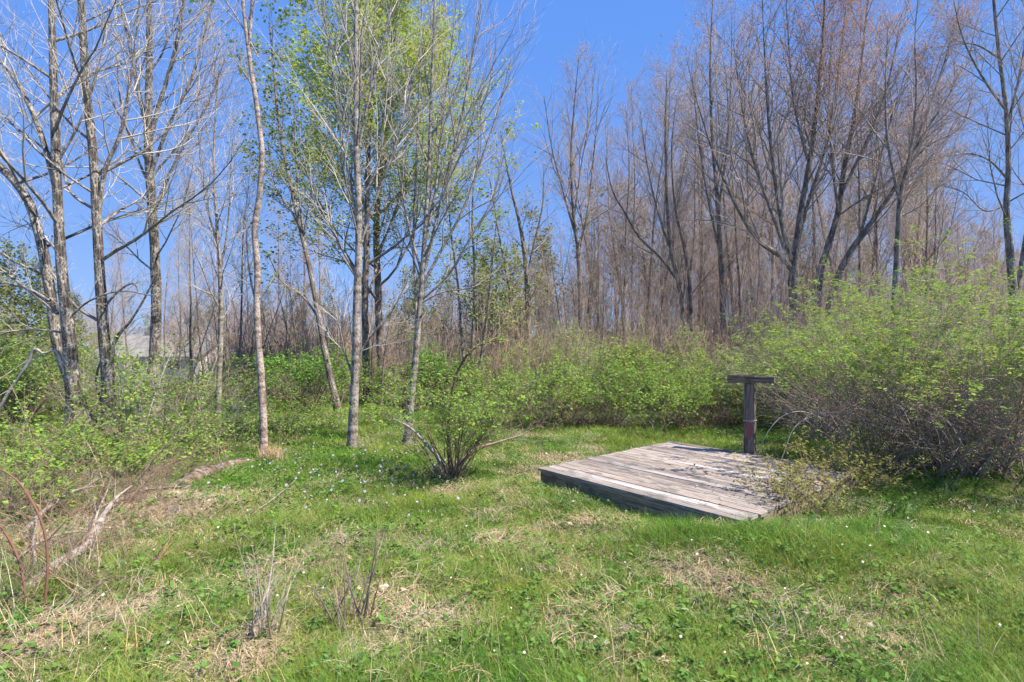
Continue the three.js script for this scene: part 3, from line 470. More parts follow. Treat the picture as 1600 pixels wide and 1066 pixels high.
const kinds = [
  woodTree('bare_tree', 201, 14, 0.115, { limbLen: 3.4, kids: [22, 13, 10, 0] }, PURPLE),
  woodTree('bare_tree', 202, 14, 0.1, { limbLen: 2.8, kids: [23, 12, 10, 0], ang: [[0.3, 0.6], [0.3, 0.6], [0.3, 0.7]] }, ASHY),
  woodTree('bare_tree', 203, 14, 0.125, { limbLen: 4.8, kids: [24, 14, 10, 0], ang: [[0.5, 1.1], [0.4, 0.7], [0.4, 0.8]], t0: [0.2, 0.14, 0.1] }, PURPLE),
  woodTree('bare_tree', 204, 14, 0.09, { limbLen: 2.4, kids: [20, 11, 9, 0], t0: [0.4, 0.14, 0.1] }, BROWNTWIG),
  woodTree('bare_tree', 205, 14, 0.105, { limbLen: 3.4, kids: [21, 13, 10, 0] }, ASHY),
];
const thin = [woodTree('bare_sapling', 211, 8, 0.05, { limbLen: 1.3, kids: [16, 6, 5, 0], t0: [0.3, 0.1, 0.1], minR: 0.005 }, ASHY), woodTree('bare_sapling', 212, 8, 0.06, { limbLen: 1.7, kids: [14, 7, 5, 0], t0: [0.2, 0.1, 0.1], minR: 0.005 }, PURPLE)];
const leafy = [woodTree('leafing_tree', 221, 7, 0.09, { limbLen: 2.4, kids: [16, 8, 5, 0], t0: [0.12, 0.1, 0.1], ang: [[0.5, 1.0], [0.5, 0.9], [0.5, 0.9]], up: [0, 0.15, 0.1, 0.1] }, ASHY, { per: 14, size: 0.13, col: [0.16, 0.2, 0.045], col2: [0.21, 0.26, 0.07], spread: 0.3, aspect: 0.8 }),
  woodTree('leafing_tree', 222, 7, 0.08, { limbLen: 2.0, kids: [15, 8, 5, 0], t0: [0.12, 0.1, 0.1], up: [0, 0.15, 0.1, 0.1] }, BROWNTWIG, { per: 8, size: 0.11, col: [0.22, 0.2, 0.07], col2: [0.2, 0.24, 0.07], spread: 0.25, aspect: 0.8 })];
// topY: where the photograph shows the top of the tree
let turn = 0;
const zone = (px) => px < 960 ? 'just right of the lone bare tree' : px < 1030 ? 'above the left half of the hedge' : px < 1110 ? 'beside the crooked-limbed tree' : px < 1170 ? 'round the tallest thin-topped tree' : px < 1235 ? 'just left of the big maple' : px < 1335 ? 'behind the big maple' : px < 1420 ? 'round the fork-topped tree' : 'between the fork-topped tree and the right edge';
const nth = (i) => ['first', 'second', 'third', 'fourth', 'fifth', 'sixth', 'seventh', 'eighth', 'ninth', 'tenth', 'eleventh', 'twelfth', 'thirteenth', 'fourteenth', 'fifteenth'][i];
const rank = (all, px) => nth([...all].sort((a, b) => a - b).indexOf(px));
function plant(kind, px, d, topY, label, group) {
  const b = foot(px, d), h = CH - (topY - HY) / F * d - b.y, { name, h: own } = kind.userData.made, s = h / own, w = s * lerp(1, 0.85, (turn * 0.37) % 1);
  const o = kind.clone(); o.name = numbered(name); o.position.copy(b); o.rotation.y = (turn++ * 2.399) % 6.283; o.scale.set(w, s, w);
  if (name[0] === 'b') { const l = name === 'bare_sapling' ? 0.2 : 0.08; o.rotation.x = sin(turn * 12.9) * l; o.rotation.z = sin(turn * 7.7) * l; }
  o.userData = { label, category: 'tree', group }; scene.add(o);
}
const WR = rng(77);
for (const [k, px, d, t] of [[1, 945, 30, 190], [0, 965, 27, 175], [3, 985, 31, 150], [4, 1005, 26, 140], [1, 1022, 29, 165], [2, 1036, 33, 120], [0, 1090, 28, 130], [4, 1100, 33, 110], [1, 1150, 27, 60], [3, 1165, 30, 90], [0, 1185, 26, 20], [4, 1208, 31, 60], [2, 1225, 34, 70], [1, 1330, 27, 60], [0, 1355, 32, 60], [4, 1380, 28, 80], [2, 1425, 30, 140], [3, 1450, 26, 160], [1, 1470, 32, 180], [0, 930, 36, 260], [2, 975, 38, 230], [3, 1060, 36, 180], [1, 1120, 38, 170], [4, 1180, 37, 150], [0, 1300, 36, 120], [3, 1410, 36, 170], [1, 1490, 38, 230], [2, 1440, 22, 130], [3, 1348, 23, 40], [0, 1075, 24, 150], [4, 1160, 23, 110], [0, 1205, 42, 130], [2, 1250, 40, 110], [1, 1275, 29, 70], [4, 1320, 41, 130], [0, 1400, 31, 110], [4, 1465, 41, 220]])
  plant(kinds[k], px, d, t, 'slender bare grey-brown tree in the wood, ' + zone(px), 'bare trees in the wood, ' + zone(px));
{ const lowTrees = [[0, 1520, 34, 350], [1, 1545, 30, 330], [3, 1500, 28, 340], [4, 1600, 32, 300], [2, 1630, 26, 250]], all = lowTrees.map((q) => q[1]); for (const [k, px, d, t] of lowTrees)
  plant(kinds[k], px, d, t, 'low bare tree behind the right-hand end of the bush, ' + rank(all, px) + ' from the left', 'bare trees at far right'); }
{ const gapTrees = [[0, 850, 33, 330], [1, 865, 40, 350], [0, 838, 42, 360], [1, 880, 30, 310], [0, 858, 27, 400], [1, 872, 35, 420], [0, 890, 38, 400], [1, 845, 30, 420]], all = gapTrees.map((q) => q[1]); for (const [k, px, d, t] of gapTrees)
  plant(thin[k], px, d, t, 'thin bare sapling in the gap right of the vine-tangled tree, ' + rank(all, px) + ' from the left', 'saplings in the gap'); }
for (let i = 0; i < 46; i++) { const px = 890 + WR() * 680; plant(thin[i % 2], px, 17 + WR() * 10, 330 + WR() * 130, 'thin bare sapling in the undergrowth, ' + zone(px), 'saplings behind the hedge, ' + zone(px)); }
{ const greyTrees = [[1, 300, 24, 260], [4, 322, 28, 300], [3, 372, 22, 250], [1, 283, 30, 360], [0, 430, 30, 330], [4, 390, 34, 350], [3, 205, 34, 330], [0, 470, 33, 320], [2, 355, 38, 380], [1, 500, 30, 300], [4, 160, 36, 360], [0, 255, 40, 390]], all = greyTrees.map((q) => q[1]); for (const [k, px, d, t] of greyTrees)
  plant(kinds[k], px, d, t, 'bare grey tree in the wood behind the left-hand trees, ' + rank(all, px) + ' from the left', 'bare trees behind the left-hand trees'); }
for (let i = 0; i < 18; i++) { const px = 190 + WR() * 560; plant(thin[i % 2], px, 15 + WR() * 14, 390 + WR() * 90, 'thin bare sapling in the undergrowth, ' + (px < 400 ? 'left of the birch' : px < 550 ? 'between the birch and the straight pale tree' : 'between the straight pale tree and the vine-tangled tree'), 'saplings behind the clearing'); }
for (const [k, px, d, t] of [[0, 20, 20, 395], [0, 70, 24, 420], [0, -40, 18, 380], [0, 118, 27, 470], [1, 10, 28, 430]]) plant(leafy[k], px, d, t, `yellow-green leafing tree beyond the twin-trunked tree, ${{ '-40': 'leftmost', 20: 'third from the left', 70: 'fourth from the left', 118: 'rightmost', 10: 'second from the left' }[px]} of that group`, 'leafing trees at far left');
{ const hazyTrees = [[1, 300, 42, 470], [1, 350, 38, 465], [1, 460, 36, 450], [1, 520, 34, 440], [0, 640, 30, 430], [1, 690, 28, 420], [0, 660, 24, 440], [1, 405, 40, 460]], all = hazyTrees.map((q) => q[1]); for (const [k, px, d, t] of hazyTrees) plant(leafy[k], px, d, t, 'hazy half-leafed tree behind the clearing, ' + rank(all, px) + ' from the left', 'half-leafed trees behind the clearing'); }
{ const footTrees = [[0, 770, 22, 390], [0, 800, 21, 400], [0, 745, 21, 410]], all = footTrees.map((q) => q[1]); for (const [k, px, d, t] of footTrees) plant(leafy[k], px, d, t, 'yellow-green leafing tree at the foot of the vine-tangled tree, ' + rank(all, px) + ' from the left', 'leafing trees round the vine-tangled tree'); }

{ // the far wood closes the view: too many to count
  const R = rng(91), lists = [[], [], []];
  for (let i = 0; i < 260; i++) { const d = 42 + R() * 60, x = (R() * 2 - 1) * (d * 1.0 + 8); lists[i % 3].push([x, -d, R()]); }
  [kinds[0], kinds[2], leafy[1]].forEach((k, n) => {
    for (const [child, mat] of [[0, M.barkDark], [1, M.twig], [2, M.leaf]]) {
      if (!k.children[child]) continue;
      const im = new THREE.InstancedMesh(k.children[child].geometry, mat, lists[n].length), m = new THREE.Matrix4(), q = new THREE.Quaternion(), up = new THREE.Vector3(0, 1, 0);
      lists[n].forEach(([x, z, r], i) => { const hgt = (x > 2 ? 9 + r * 5 : 5 + r * 4) / k.userData.made.h; m.compose(new THREE.Vector3(x, gh(x, z), z), q.setFromAxisAngle(up, r * 40), new THREE.Vector3(hgt * 1.15, hgt, hgt * 1.15)); im.setMatrixAt(i, m); });
      im.name = numbered('distant_wood'); im.userData = { label: 'far wood of bare and half-leafed trees closing the view', category: 'wood', kind: 'stuff' }; shade(im); scene.add(im);
    }
  });
}
{ // undergrowth of bare canes behind the hedge and behind the clearing
  const geos = [1, 2, 3, 4].map((s) => { const R = rng(300 + s), a = new Acc(), T = { R, seed: s, acc: () => a, col: () => tint(R, WHITE, 0.35) }, P = { ...DEF, levels: 2, kids: [7, 4, 0], t0: [0.25, 0.2, 0], ratio: [0.4, 0.4, 0], ang: [[0.4, 0.9], [0.4, 0.9], [0.4, 0.8]], wob: [0.2, 0.3, 0.4], up: [0.1, 0.2, 0.1], limbLen: 0.8, minR: 0.005, sides: [4, 3, 3], flare: 0, rough: 0 };
    for (let k = 0; k < 11; k++) grow(T, [(R() - 0.5) * 0.9, 0, (R() - 0.5) * 0.9], [(R() - 0.5) * 0.6, 1, (R() - 0.5) * 0.6], 1.4 + R() * 1.3, 0.013, 0, P); return a.geo(); });
  const R = rng(310), list = [];
  for (let i = 0; i < 760; i++) {
    const d = 14.5 + R() * 22, x = (R() * 2 - 1) * d * 1.05, px = HX + x / d * F;
    if (px > 130 && px < 330 && d < 44) continue; if (px < 130 && R() < 0.8) continue; if (px < 660 && d < 18.5) continue;
    list.push({ x, y: gh(x, -d), z: -d, r: R() * 6.28, s: 0.8 + R() * 0.5, sy: (0.7 + R() * 0.5) * (px > 780 ? 1.05 : 0.9), c: tint(R, mixc([0.23, 0.165, 0.13], [0.31, 0.26, 0.21], R()), 0.3) });
  }
  scatter('thicket', 'tangled brown undergrowth of bare canes under the trees', 'thicket', geos, M.twig, list);
  const whips = [5, 6, 7].map((s) => { const Q = rng(300 + s), a = new Acc(), T = { R: Q, seed: s, acc: () => a, col: () => tint(Q, WHITE, 0.4) }, P = { ...DEF, levels: 2, kids: [11, 5, 0], t0: [0.2, 0.15, 0], ratio: [0, 0.45, 0], ang: [[0.4, 0.95], [0.4, 0.9], [0.4, 0.8]], wob: [0.22, 0.4, 0.5], up: [0.02, 0.08, 0.1], limbLen: 1.3, minR: 0.0065, sides: [4, 3, 3], seg: [0.9, 0.5, 0.35], flare: 0, rough: 0 };
    for (let k = 0; k < 6; k++) grow(T, [(Q() - 0.5) * 1.6, 0, (Q() - 0.5) * 1.6], [(Q() - 0.5) * 0.3, 1, (Q() - 0.5) * 0.3], 3.6 + Q() * 2.6, 0.024, 0, P); return a.geo(); });
  const tallList = [];
  for (let i = 0; i < 190; i++) { const d = 17 + R() * 22, px = 700 + R() * 980, x = (px - HX) / F * d; if (px > 840 && px < 880 && R() < 0.6) continue; tallList.push({ x, y: gh(x, -d), z: -d, r: R() * 6.28, s: 0.8 + R() * 0.4, sy: 0.65 + R() * 0.6, c: tint(R, mixc([0.25, 0.185, 0.155], [0.33, 0.28, 0.24], R()), 0.3) }); }
  for (let i = 0; i < 90; i++) { const d = 19 + R() * 20, px = 330 + R() * 380, x = (px - HX) / F * d; tallList.push({ x, y: gh(x, -d), z: -d, r: R() * 6.28, s: 0.8 + R() * 0.4, sy: 0.5 + R() * 0.5, c: tint(R, mixc([0.27, 0.185, 0.145], [0.34, 0.29, 0.25], R()), 0.3) }); }
  scatter('thicket', 'taller thicket of thin upright grey-brown stems among the trees', 'thicket', whips, M.twig, tallList);
}

// ------------------------------------------------------------------ shrubs
function shrub(o) {
  const R = rng(o.seed), g = thing(o.name ?? 'shrub', o.label, 'shrub', o.at, o.group), twigs = new Acc(), leaves = new Acc(), stems = [];
  const P = { ...DEF, levels: 2, kids: [o.side ?? 9, o.tw ?? 5, 0], t0: [o.bare ?? 0.25, 0.15, 0], ratio: [0, 0.5, 0.4], ang: [[0.5, 1.1], [0.5, 1.0], [0.5, 1]], wob: [0.16, 0.34, 0.4], up: [0, o.sideUp ?? 0.1, 0.1], arch: [o.arch ?? 0.3, o.arch2 ?? 0.2, 0.1], limbLen: o.sideLen ?? 0.7, shape: (t) => 1.1 - 0.5 * t, minR: 0.0022, sides: [5, 4, 3], seg: [0.25, 0.18, 0.12], rough: 0, flare: 0, slim: 0.007, floor: 0.02, leafLevel: o.leaf ? 1 : 9, leaf: o.leaf };
  const T = { R, seed: o.seed, leaves: o.leaf ? leaves : null, acc: (l) => { if (l) return twigs; if (stems.length < (o.parts ?? 14)) { const a = new Acc(); stems.push(a); return a; } return twigs; }, col: () => tint(R, mixc(o.col ?? [0.2, 0.15, 0.12], o.col2 ?? o.col ?? [0.3, 0.25, 0.2], R()), 0.3) };
  for (let k = 0; k < o.n; k++) {
    const az = o.az ? o.az[0] + R() * (o.az[1] - o.az[0]) : R() * 2 * PI, a = lerp(o.lean?.[0] ?? 0.05, o.lean?.[1] ?? 0.8, sqrt(R()));
    const sp = (o.baseR ?? 0.15) * sqrt(R()), b = R() * 6.28;
    grow(T, [cos(b) * sp, -0.03, sin(b) * sp], [cos(az) * sin(a), cos(a), sin(az) * sin(a)], o.len * (0.65 + R() * 0.5), (o.r ?? 0.011) * (0.7 + R() * 0.6), 0, P);
  }
  if (o.whips) { const W = new Acc(), TW = { R, seed: o.seed + 3, acc: () => W, col: () => tint(R, [0.36, 0.3, 0.265], 0.45) }, PW = { ...P, kids: [3, 2, 0], sideLen: 0.3, limbLen: 0.3, arch: [0.62, 0.3, 0.1], floor: 0.03 }; for (let k = 0; k < o.whips; k++) { const az = R() * 6.28, a = 0.5 + R() * 0.75; grow(TW, [(R() - 0.5) * 0.5, 0.1 + R() * 0.7, (R() - 0.5) * 0.5], [cos(az) * sin(a), cos(a), sin(az) * sin(a)], o.len * (0.5 + R() * 0.5), 0.008, 0, PW); } part('dead_canes', W.geo(), M.twig, g); }
  stems.forEach((a) => part('stem', a.geo(), M.twig, g));
  if (twigs.count) part('twigs', twigs.geo(), M.twig, g, 'stuff');
  if (leaves.count) part('foliage', leaves.geo(), M.leaf, g, 'stuff');
  return { g, T, P };
}
const LIME = [0.19, 0.36, 0.035], LIME2 = [0.28, 0.43, 0.065], MID = [0.125, 0.26, 0.035], MID2 = [0.18, 0.28, 0.055];
// the round bush in the clearing
const round = onGround(704, 753);
shrub({ name: 'round_bush', seed: 401, at: round, label: 'vase-shaped leafy bush standing alone in the middle of the clearing', n: 46, len: 1.42, lean: [0.05, 0.76], r: 0.0085, arch: 0.12, side: 7, tw: 4, sideLen: 0.42, bare: 0.38, baseR: 0.16, parts: 30, col: [0.12, 0.085, 0.06], col2: [0.24, 0.19, 0.15], leaf: { per: 5, bunch: 3, size: 0.043, col: MID, col2: LIME2, spread: 0.055, flat: 0.4, aspect: 0.6, keep: (p) => clamp((p[1] - 0.3) * 1.5) } });
{ // its one long cane that arches to the right, and a grey dead spray lying to the right
  const g = scene.children[scene.children.length - 1], a = new Acc(), lv = new Acc(), R = rng(402), d = -round.z;
  const q = trunkPath([[704, 745, 6], [700, 690, 5], [703, 640, 4.5], [712, 590, 4], [726, 560, 3.2], [745, 542, 2.6], [768, 534, 2], [795, 531, 1.2]], d, round);
  tube(a, q.pts, q.rad, 5, [0.1, 0.07, 0.05]); part('arching_cane', a.geo(), M.twig, g);
  for (let k = 0; k < 64; k++) { const t = lerp(0.6, 1, R()) * (q.pts.length - 1), i = min(q.pts.length - 2, floor(t)), p = q.pts[i], n = q.pts[i + 1], f = t - i; leaf(lv, [lerp(p[0], n[0], f), lerp(p[1], n[1], f) + (R() - 0.35) * 0.05, lerp(p[2], n[2], f) + (R() - 0.5) * 0.1], 0.025 + R() * 0.025, R, tint(R, LIME2, 0.3), 0.6); }
  part('cane_leaves', lv.geo(), M.leaf, g, 'stuff');
  const tw = new Acc(), T = { R, seed: 9, acc: () => tw, col: () => tint(R, [0.36, 0.31, 0.27], 0.3) }, P = { ...DEF, levels: 3, kids: [9, 6, 4, 0], limbLen: 0.5, shape: (t) => 1.1 - 0.5 * t, minR: 0.002, sides: [5, 4, 3, 3], wob: [0.1, 0.3, 0.3, 0.3], up: [0, -0.02, 0, 0], ang: [[0.3, 0.8], [0.4, 0.8], [0.4, 0.8]], rough: 0, flare: 0, slim: 0.007 };
  const b = trunkPath([[706, 748, 9], [722, 722, 8], [742, 703, 7], [775, 692, 4], [815, 680, 1.5]], d, round); spawn(T, b.pts, b.rad, 0, P);
  const b2 = trunkPath([[702, 748, 7], [684, 715, 6], [664, 692, 5], [640, 668, 3], [615, 655, 1.5]], d, round); spawn(T, b2.pts, b2.rad, 0, { ...P, kids: [5, 4, 3, 0] });
  part('dead_spray', tw.geo(), M.twig, g);
}
// the hedge of low shrubs behind the deck
const hedgeLeaf = (c1, c2, per, keep) => ({ per, bunch: 3, size: 0.058, col: c1, col2: c2, spread: 0.11, flat: 0.45, aspect: 0.62, keep });
[[782, 668, 1.3], [835, 672, 1.45], [872, 664, 1.5], [960, 666, 1.55], [1022, 674, 1.35], [1060, 664, 1.5], [1118, 660, 1.5], [1150, 668, 1.4], [800, 640, 1.6], [905, 640, 1.9], [990, 640, 1.85], [1080, 638, 1.7], [850, 632, 1.9], [1140, 636, 1.6], [1190, 640, 1.7]].forEach(([px, py, len], i) =>
  shrub({ name: 'hedge_shrub', seed: 420 + i, at: onGround(px, py), label: `green hedge shrub behind the clearing and deck, ${['1st', '2nd', '3rd', '4th', '5th', '6th', '7th', '8th'][i < 8 ? [0, 1, 2, 3, 4, 5, 6, 7][i] : [0, 2, 3, 4, 1, 5, 6][i - 8]]} from the left in the ${i < 8 ? 'front' : 'back'} row`, group: 'shrubs forming the hedge behind the deck', n: 26, len: len * 1.08, lean: [0.05, 0.95], r: 0.009, arch: 0.2, side: 8, tw: 4, sideLen: 0.55, bare: 0.3, baseR: 0.3, parts: 6, col: [0.2, 0.15, 0.12], col2: [0.33, 0.27, 0.22], leaf: hedgeLeaf(mixc(MID, [0.17, 0.24, 0.05], (i * 0.37) % 1), mixc(LIME2, [0.19, 0.33, 0.05], (i * 0.61) % 1), 9, (p) => smooth(0.1, 0.8, p[1]) * (0.12 + 0.88 * smooth(0.42, 0.6, fbm(p[0] * 2 + i * 5, p[1] * 2 + p[2] * 1.5, 96, 2)))) }));
shrub({ name: 'bare_shrub', seed: 440, at: onGround(918, 668), label: 'bare pinkish-brown twiggy shrub in the hedge left of the deck post', n: 40, len: 1.15, lean: [0.1, 1.2], r: 0.008, arch: 0.5, side: 9, tw: 5, sideLen: 0.5, bare: 0.1, baseR: 0.35, parts: 10, col: [0.36, 0.28, 0.24], col2: [0.27, 0.18, 0.15] });
shrub({ name: 'bare_shrub', seed: 441, at: onGround(1095, 668), label: 'low bare brown shrub in the hedge right behind the deck', n: 32, len: 0.9, lean: [0.1, 1.2], r: 0.008, arch: 0.5, side: 8, tw: 5, sideLen: 0.45, bare: 0.1, baseR: 0.35, parts: 10, col: [0.33, 0.25, 0.21], col2: [0.25, 0.17, 0.14] });
[[880, 15.5, 2.1], [930, 16.5, 2.3], [985, 15, 2.2], [1040, 15.8, 2.1], [900, 19, 3.0]].forEach(([px, d, len], i) => shrub({ name: 'back_shrub', seed: 450 + i, at: foot(px, d), label: `taller pale green shrub rising behind the hedge, ${rank([880, 930, 985, 1040, 900], px)} from the left`, group: 'shrubs behind the hedge', n: 18, len, lean: [0.05, 0.8], r: 0.011, arch: 0.2, side: 9, tw: 4, sideLen: 0.8, bare: 0.3, baseR: 0.3, parts: 5, col: [0.22, 0.17, 0.14], leaf: { per: 12, size: 0.08, col: MID2, col2: LIME2, spread: 0.14, flat: 0.45, aspect: 0.65, keep: (p) => clamp((p[1] - 0.7) * 1.2) * 0.8 } }));
[[480, 14.5, 1.75, 'bright green leafy shrub in the shade between the birch and the straight pale tree'], [690, 15, 1.7, 'bright green leafy shrub behind the round bush'], [455, 17, 1.5, 'small green shrub left behind the bright leafy one'], [-10, 14, 2.6, 'tall leafy shrub at the left edge behind the drooping dead limb'], [45, 16, 2.8, 'tall leafy shrub between the left edge and the twin trunks'], [75, 19, 3.0, 'leafy shrub showing just left of the twin trunks'], [140, 20, 1.6, 'leafy shrub between the twin trunks and the rough-barked tree'], [20, 11.5, 1.4, 'low leafy shrub under the drooping dead limb']].forEach(([px, d, len, label], i) => shrub({ name: 'leafy_shrub', seed: 460 + i, at: foot(px, d), label, n: 24, len, lean: [0.05, 0.75], r: 0.011, arch: 0.15, side: 9, tw: 5, sideLen: 0.65, bare: 0.35, baseR: 0.35, parts: 8, col: [0.2, 0.16, 0.13], leaf: { per: 6, bunch: 3, size: 0.075, col: i > 2 ? MID2 : [0.11, 0.27, 0.04], col2: i > 2 ? LIME2 : [0.19, 0.36, 0.06], spread: 0.1, flat: 0.5, aspect: 0.65, keep: (p) => clamp((p[1] - 0.45) * 1.4) * smooth(0.34, 0.56, fbm(p[0] * 2.2 + i * 9, p[1] * 2.4 + p[2], 97, 2)) } }));
// the big arching bush at the right: many shrubs grown into one another, leafy above, bare canes below
[[1392, 742, 2.35, 'arching bush with two thick stems at the near right, its canes reaching over the deck', [0, 6.28]], [1478, 748, 2.3, 'arching bush right of the two-stemmed one, canes trailing to the ground', [0, 6.28]], [1300, 690, 2.1, 'tangled arching bush directly behind the deck post', [0, 6.28]], [1570, 745, 2.3, 'near arching bush at the right edge with trailing grey canes', [0, 6.28]], [1380, 670, 2.65, 'tall leafy bush in the middle of the right-hand thicket', [0, 6.28]], [1500, 680, 2.75, 'tall leafy bush at the back of the right-hand thicket', [0, 6.28]], [1240, 665, 1.9, 'outermost bush of the thicket, above the deck post', [0, 6.28]], [1640, 700, 2.7, 'leafy bush cut off by the right edge', [0, 6.28]], [1320, 650, 2.5, 'leafy bush at the back of the thicket below the big maple', [0, 6.28]]].forEach(([px, py, len, label, az], i) =>
  shrub({ name: 'arching_bush', seed: 470 + i, at: onGround(px, py), label, az, n: 44, whips: i < 4 || i === 7 ? 46 : 12, len: len * 1.2, lean: [0.02, 1.0], r: 0.0105, arch: 0.2, arch2: 0.22, side: 10, tw: 5, sideLen: 0.95, sideUp: 0.02, bare: 0.22, baseR: 0.4, parts: 16, col: [0.19, 0.14, 0.12], col2: [0.36, 0.295, 0.26], leaf: { per: 8, bunch: 5, size: 0.036 + 0.018 * ((i * 0.47) % 1), col: mixc(LIME, [0.22, 0.32, 0.05], (i * 0.37) % 1), col2: mixc(LIME2, [0.34, 0.42, 0.09], (i * 0.61) % 1), spread: 0.06, flat: 0.7, aspect: 0.55, keep: (p) => 0.03 + 0.97 * smooth(0.85, 1.55, p[1]) * smooth(0.42, 0.6, fbm(p[0] * 1.9 + i * 7, p[1] * 2.6 + p[2] * 1.7, 95, 2)) } }));
// brambles and young leafy growth on the left
[[195, 728, 0.85], [255, 722, 0.8], [232, 706, 0.95], [300, 700, 0.75], [330, 690, 0.6], [150, 735, 0.7], [90, 728, 0.75], [40, 735, 0.8], [115, 706, 0.6], [10, 706, 0.9], [60, 700, 0.8], [200, 690, 1.0], [270, 680, 0.8], [350, 715, 0.5], [455, 690, 0.55], [500, 676, 0.7], [430, 676, 0.6], [375, 690, 0.6], [20, 770, 0.6], [120, 760, 0.6], [210, 750, 0.6], [60, 778, 0.6], [165, 772, 0.55], [12, 815, 0.6], [235, 738, 0.6], [590, 668, 0.6], [610, 660, 0.7], [520, 660, 0.6]].forEach(([px, py, len], i) =>
  shrub({ name: 'bramble', seed: 500 + i, at: onGround(px, py), label: 'small light green bramble ' + (px > 580 ? 'behind the round bush' : px > 420 ? 'between the birch and the straight pale tree' : px > 280 ? 'just left of the birch foot' : px > 180 ? (py > 740 ? 'behind the rotten log' : 'below the bungalow') : px > 80 ? (py > 745 ? 'beside the far left log' : 'at the feet of the two left-hand trees') : 'at the left edge'), group: 'brambles under the left-hand trees', n: 15, len: len * (0.75 + 0.35 * ((i * 7) % 5)), lean: [0.1, 1.1], r: 0.007, arch: 0.3, side: 6, tw: 3, sideLen: 0.3, bare: 0.15, baseR: 0.25, parts: 4, col: [0.2, 0.14, 0.1], col2: [0.3, 0.24, 0.19], leaf: { per: 7, bunch: 3, size: 0.046, col: MID, col2: LIME2, spread: 0.07, flat: 0.5, aspect: 0.65, keep: (p) => 0.15 + 0.85 * smooth(0.4, 0.58, fbm(p[0] * 3 + i * 9, p[1] * 3 + p[2] * 2, 98, 2)) } }));
shrub({ name: 'sapling', seed: 540, at: onGround(212, 700), label: 'leafy sapling with twisted white stems between the rough-barked tree and the bungalow', n: 7, len: 1.75, lean: [0.02, 0.3], r: 0.014, arch: 0.02, side: 11, tw: 4, sideLen: 0.5, bare: 0.3, baseR: 0.16, parts: 7, col: [0.55, 0.5, 0.44], col2: [0.4, 0.35, 0.3], leaf: { per: 12, size: 0.06, col: MID2, col2: LIME2, spread: 0.1, flat: 0.5, aspect: 0.65 } });
shrub({ name: 'bare_shrub', seed: 541, at: onGround(320, 690), label: 'pale dead brush with a white broken stem below the slim grey tree', n: 16, len: 1.2, lean: [0.1, 1.1], r: 0.01, arch: 0.1, side: 6, tw: 4, sideLen: 0.6, bare: 0.2, baseR: 0.3, parts: 10, col: [0.5, 0.45, 0.4], col2: [0.36, 0.31, 0.27] });
shrub({ name: 'yellow_shrub', seed: 542, at: onGround(1268, 790), label: 'small yellowish leafing shrub beside the right end of the deck', n: 18, len: 0.72, lean: [0.05, 0.9], r: 0.006, arch: 0.1, side: 6, tw: 3, sideLen: 0.25, bare: 0.3, baseR: 0.25, parts: 8, col: [0.18, 0.12, 0.09], col2: [0.3, 0.24, 0.18], leaf: { per: 22, size: 0.04, col: [0.25, 0.27, 0.05], col2: [0.24, 0.21, 0.07], spread: 0.06, flat: 0.4, aspect: 0.5 } });
shrub({ name: 'yellow_shrub', seed: 543, at: onGround(1375, 772), label: 'yellowish leafing sprout under the two-stemmed arching bush', n: 8, len: 0.42, lean: [0.05, 0.9], r: 0.006, arch: 0.1, side: 5, tw: 3, sideLen: 0.2, bare: 0.2, baseR: 0.18, parts: 6, col: [0.18, 0.12, 0.09], leaf: { per: 22, size: 0.04, col: [0.25, 0.28, 0.05], col2: [0.2, 0.24, 0.06], spread: 0.06, flat: 0.4, aspect: 0.5 } });
[[1312, 770, 0.6, 'yellowish leafing shrub between the deck and the two-stemmed arching bush'], [1235, 812, 0.42, 'small yellowish sprout at the near right corner of the deck'], [1360, 748, 0.75, 'yellowish leafing shrub at the far right corner of the deck'], [1385, 728, 0.7, 'yellowish leafing shrub under the left of the arching bush']].forEach(([px, py, len, label], i) => shrub({ name: 'yellow_shrub', seed: 580 + i, at: onGround(px, py), label, n: 16, len: len * 1.2, lean: [0.05, 1.0], r: 0.006, arch: 0.15, side: 6, tw: 3, sideLen: 0.25, bare: 0.25, baseR: 0.25, parts: 6, col: [0.2, 0.14, 0.1], col2: [0.38, 0.31, 0.23], leaf: { per: 8, bunch: 3, size: 0.038, col: [0.22, 0.27, 0.05], col2: [0.26, 0.25, 0.08], spread: 0.05, flat: 0.4, aspect: 0.5 } }));
[[70, 822, 0.75, 'tangle of brown dead brush beside the far left log'], [150, 800, 0.6, 'brown dead brush behind the fallen branch'], [15, 880, 0.7, 'dark dead brush at the left edge behind the red canes'], [290, 745, 0.5, 'thin dead brush behind the rotten log'], [245, 768, 0.5, 'dead brush between the two logs'], [40, 935, 0.55, 'dead brush at the near end of the fallen branch'], [100, 905, 0.45, 'low dead brush beside the middle of the fallen branch'], [205, 790, 0.55, 'dead brush at the far tip of the fallen branch'], [5, 800, 0.8, 'dead brush against the left edge above the far left log']].forEach(([px, py, len, label], i) => shrub({ name: 'dead_brush', seed: 590 + i, at: onGround(px, py), label, n: 22, len, lean: [0.2, 1.35], r: 0.006, arch: 0.5, side: 6, tw: 4, sideLen: 0.3, bare: 0.15, baseR: 0.35, parts: 6, col: [0.16, 0.105, 0.08], col2: [0.29, 0.22, 0.17] }));
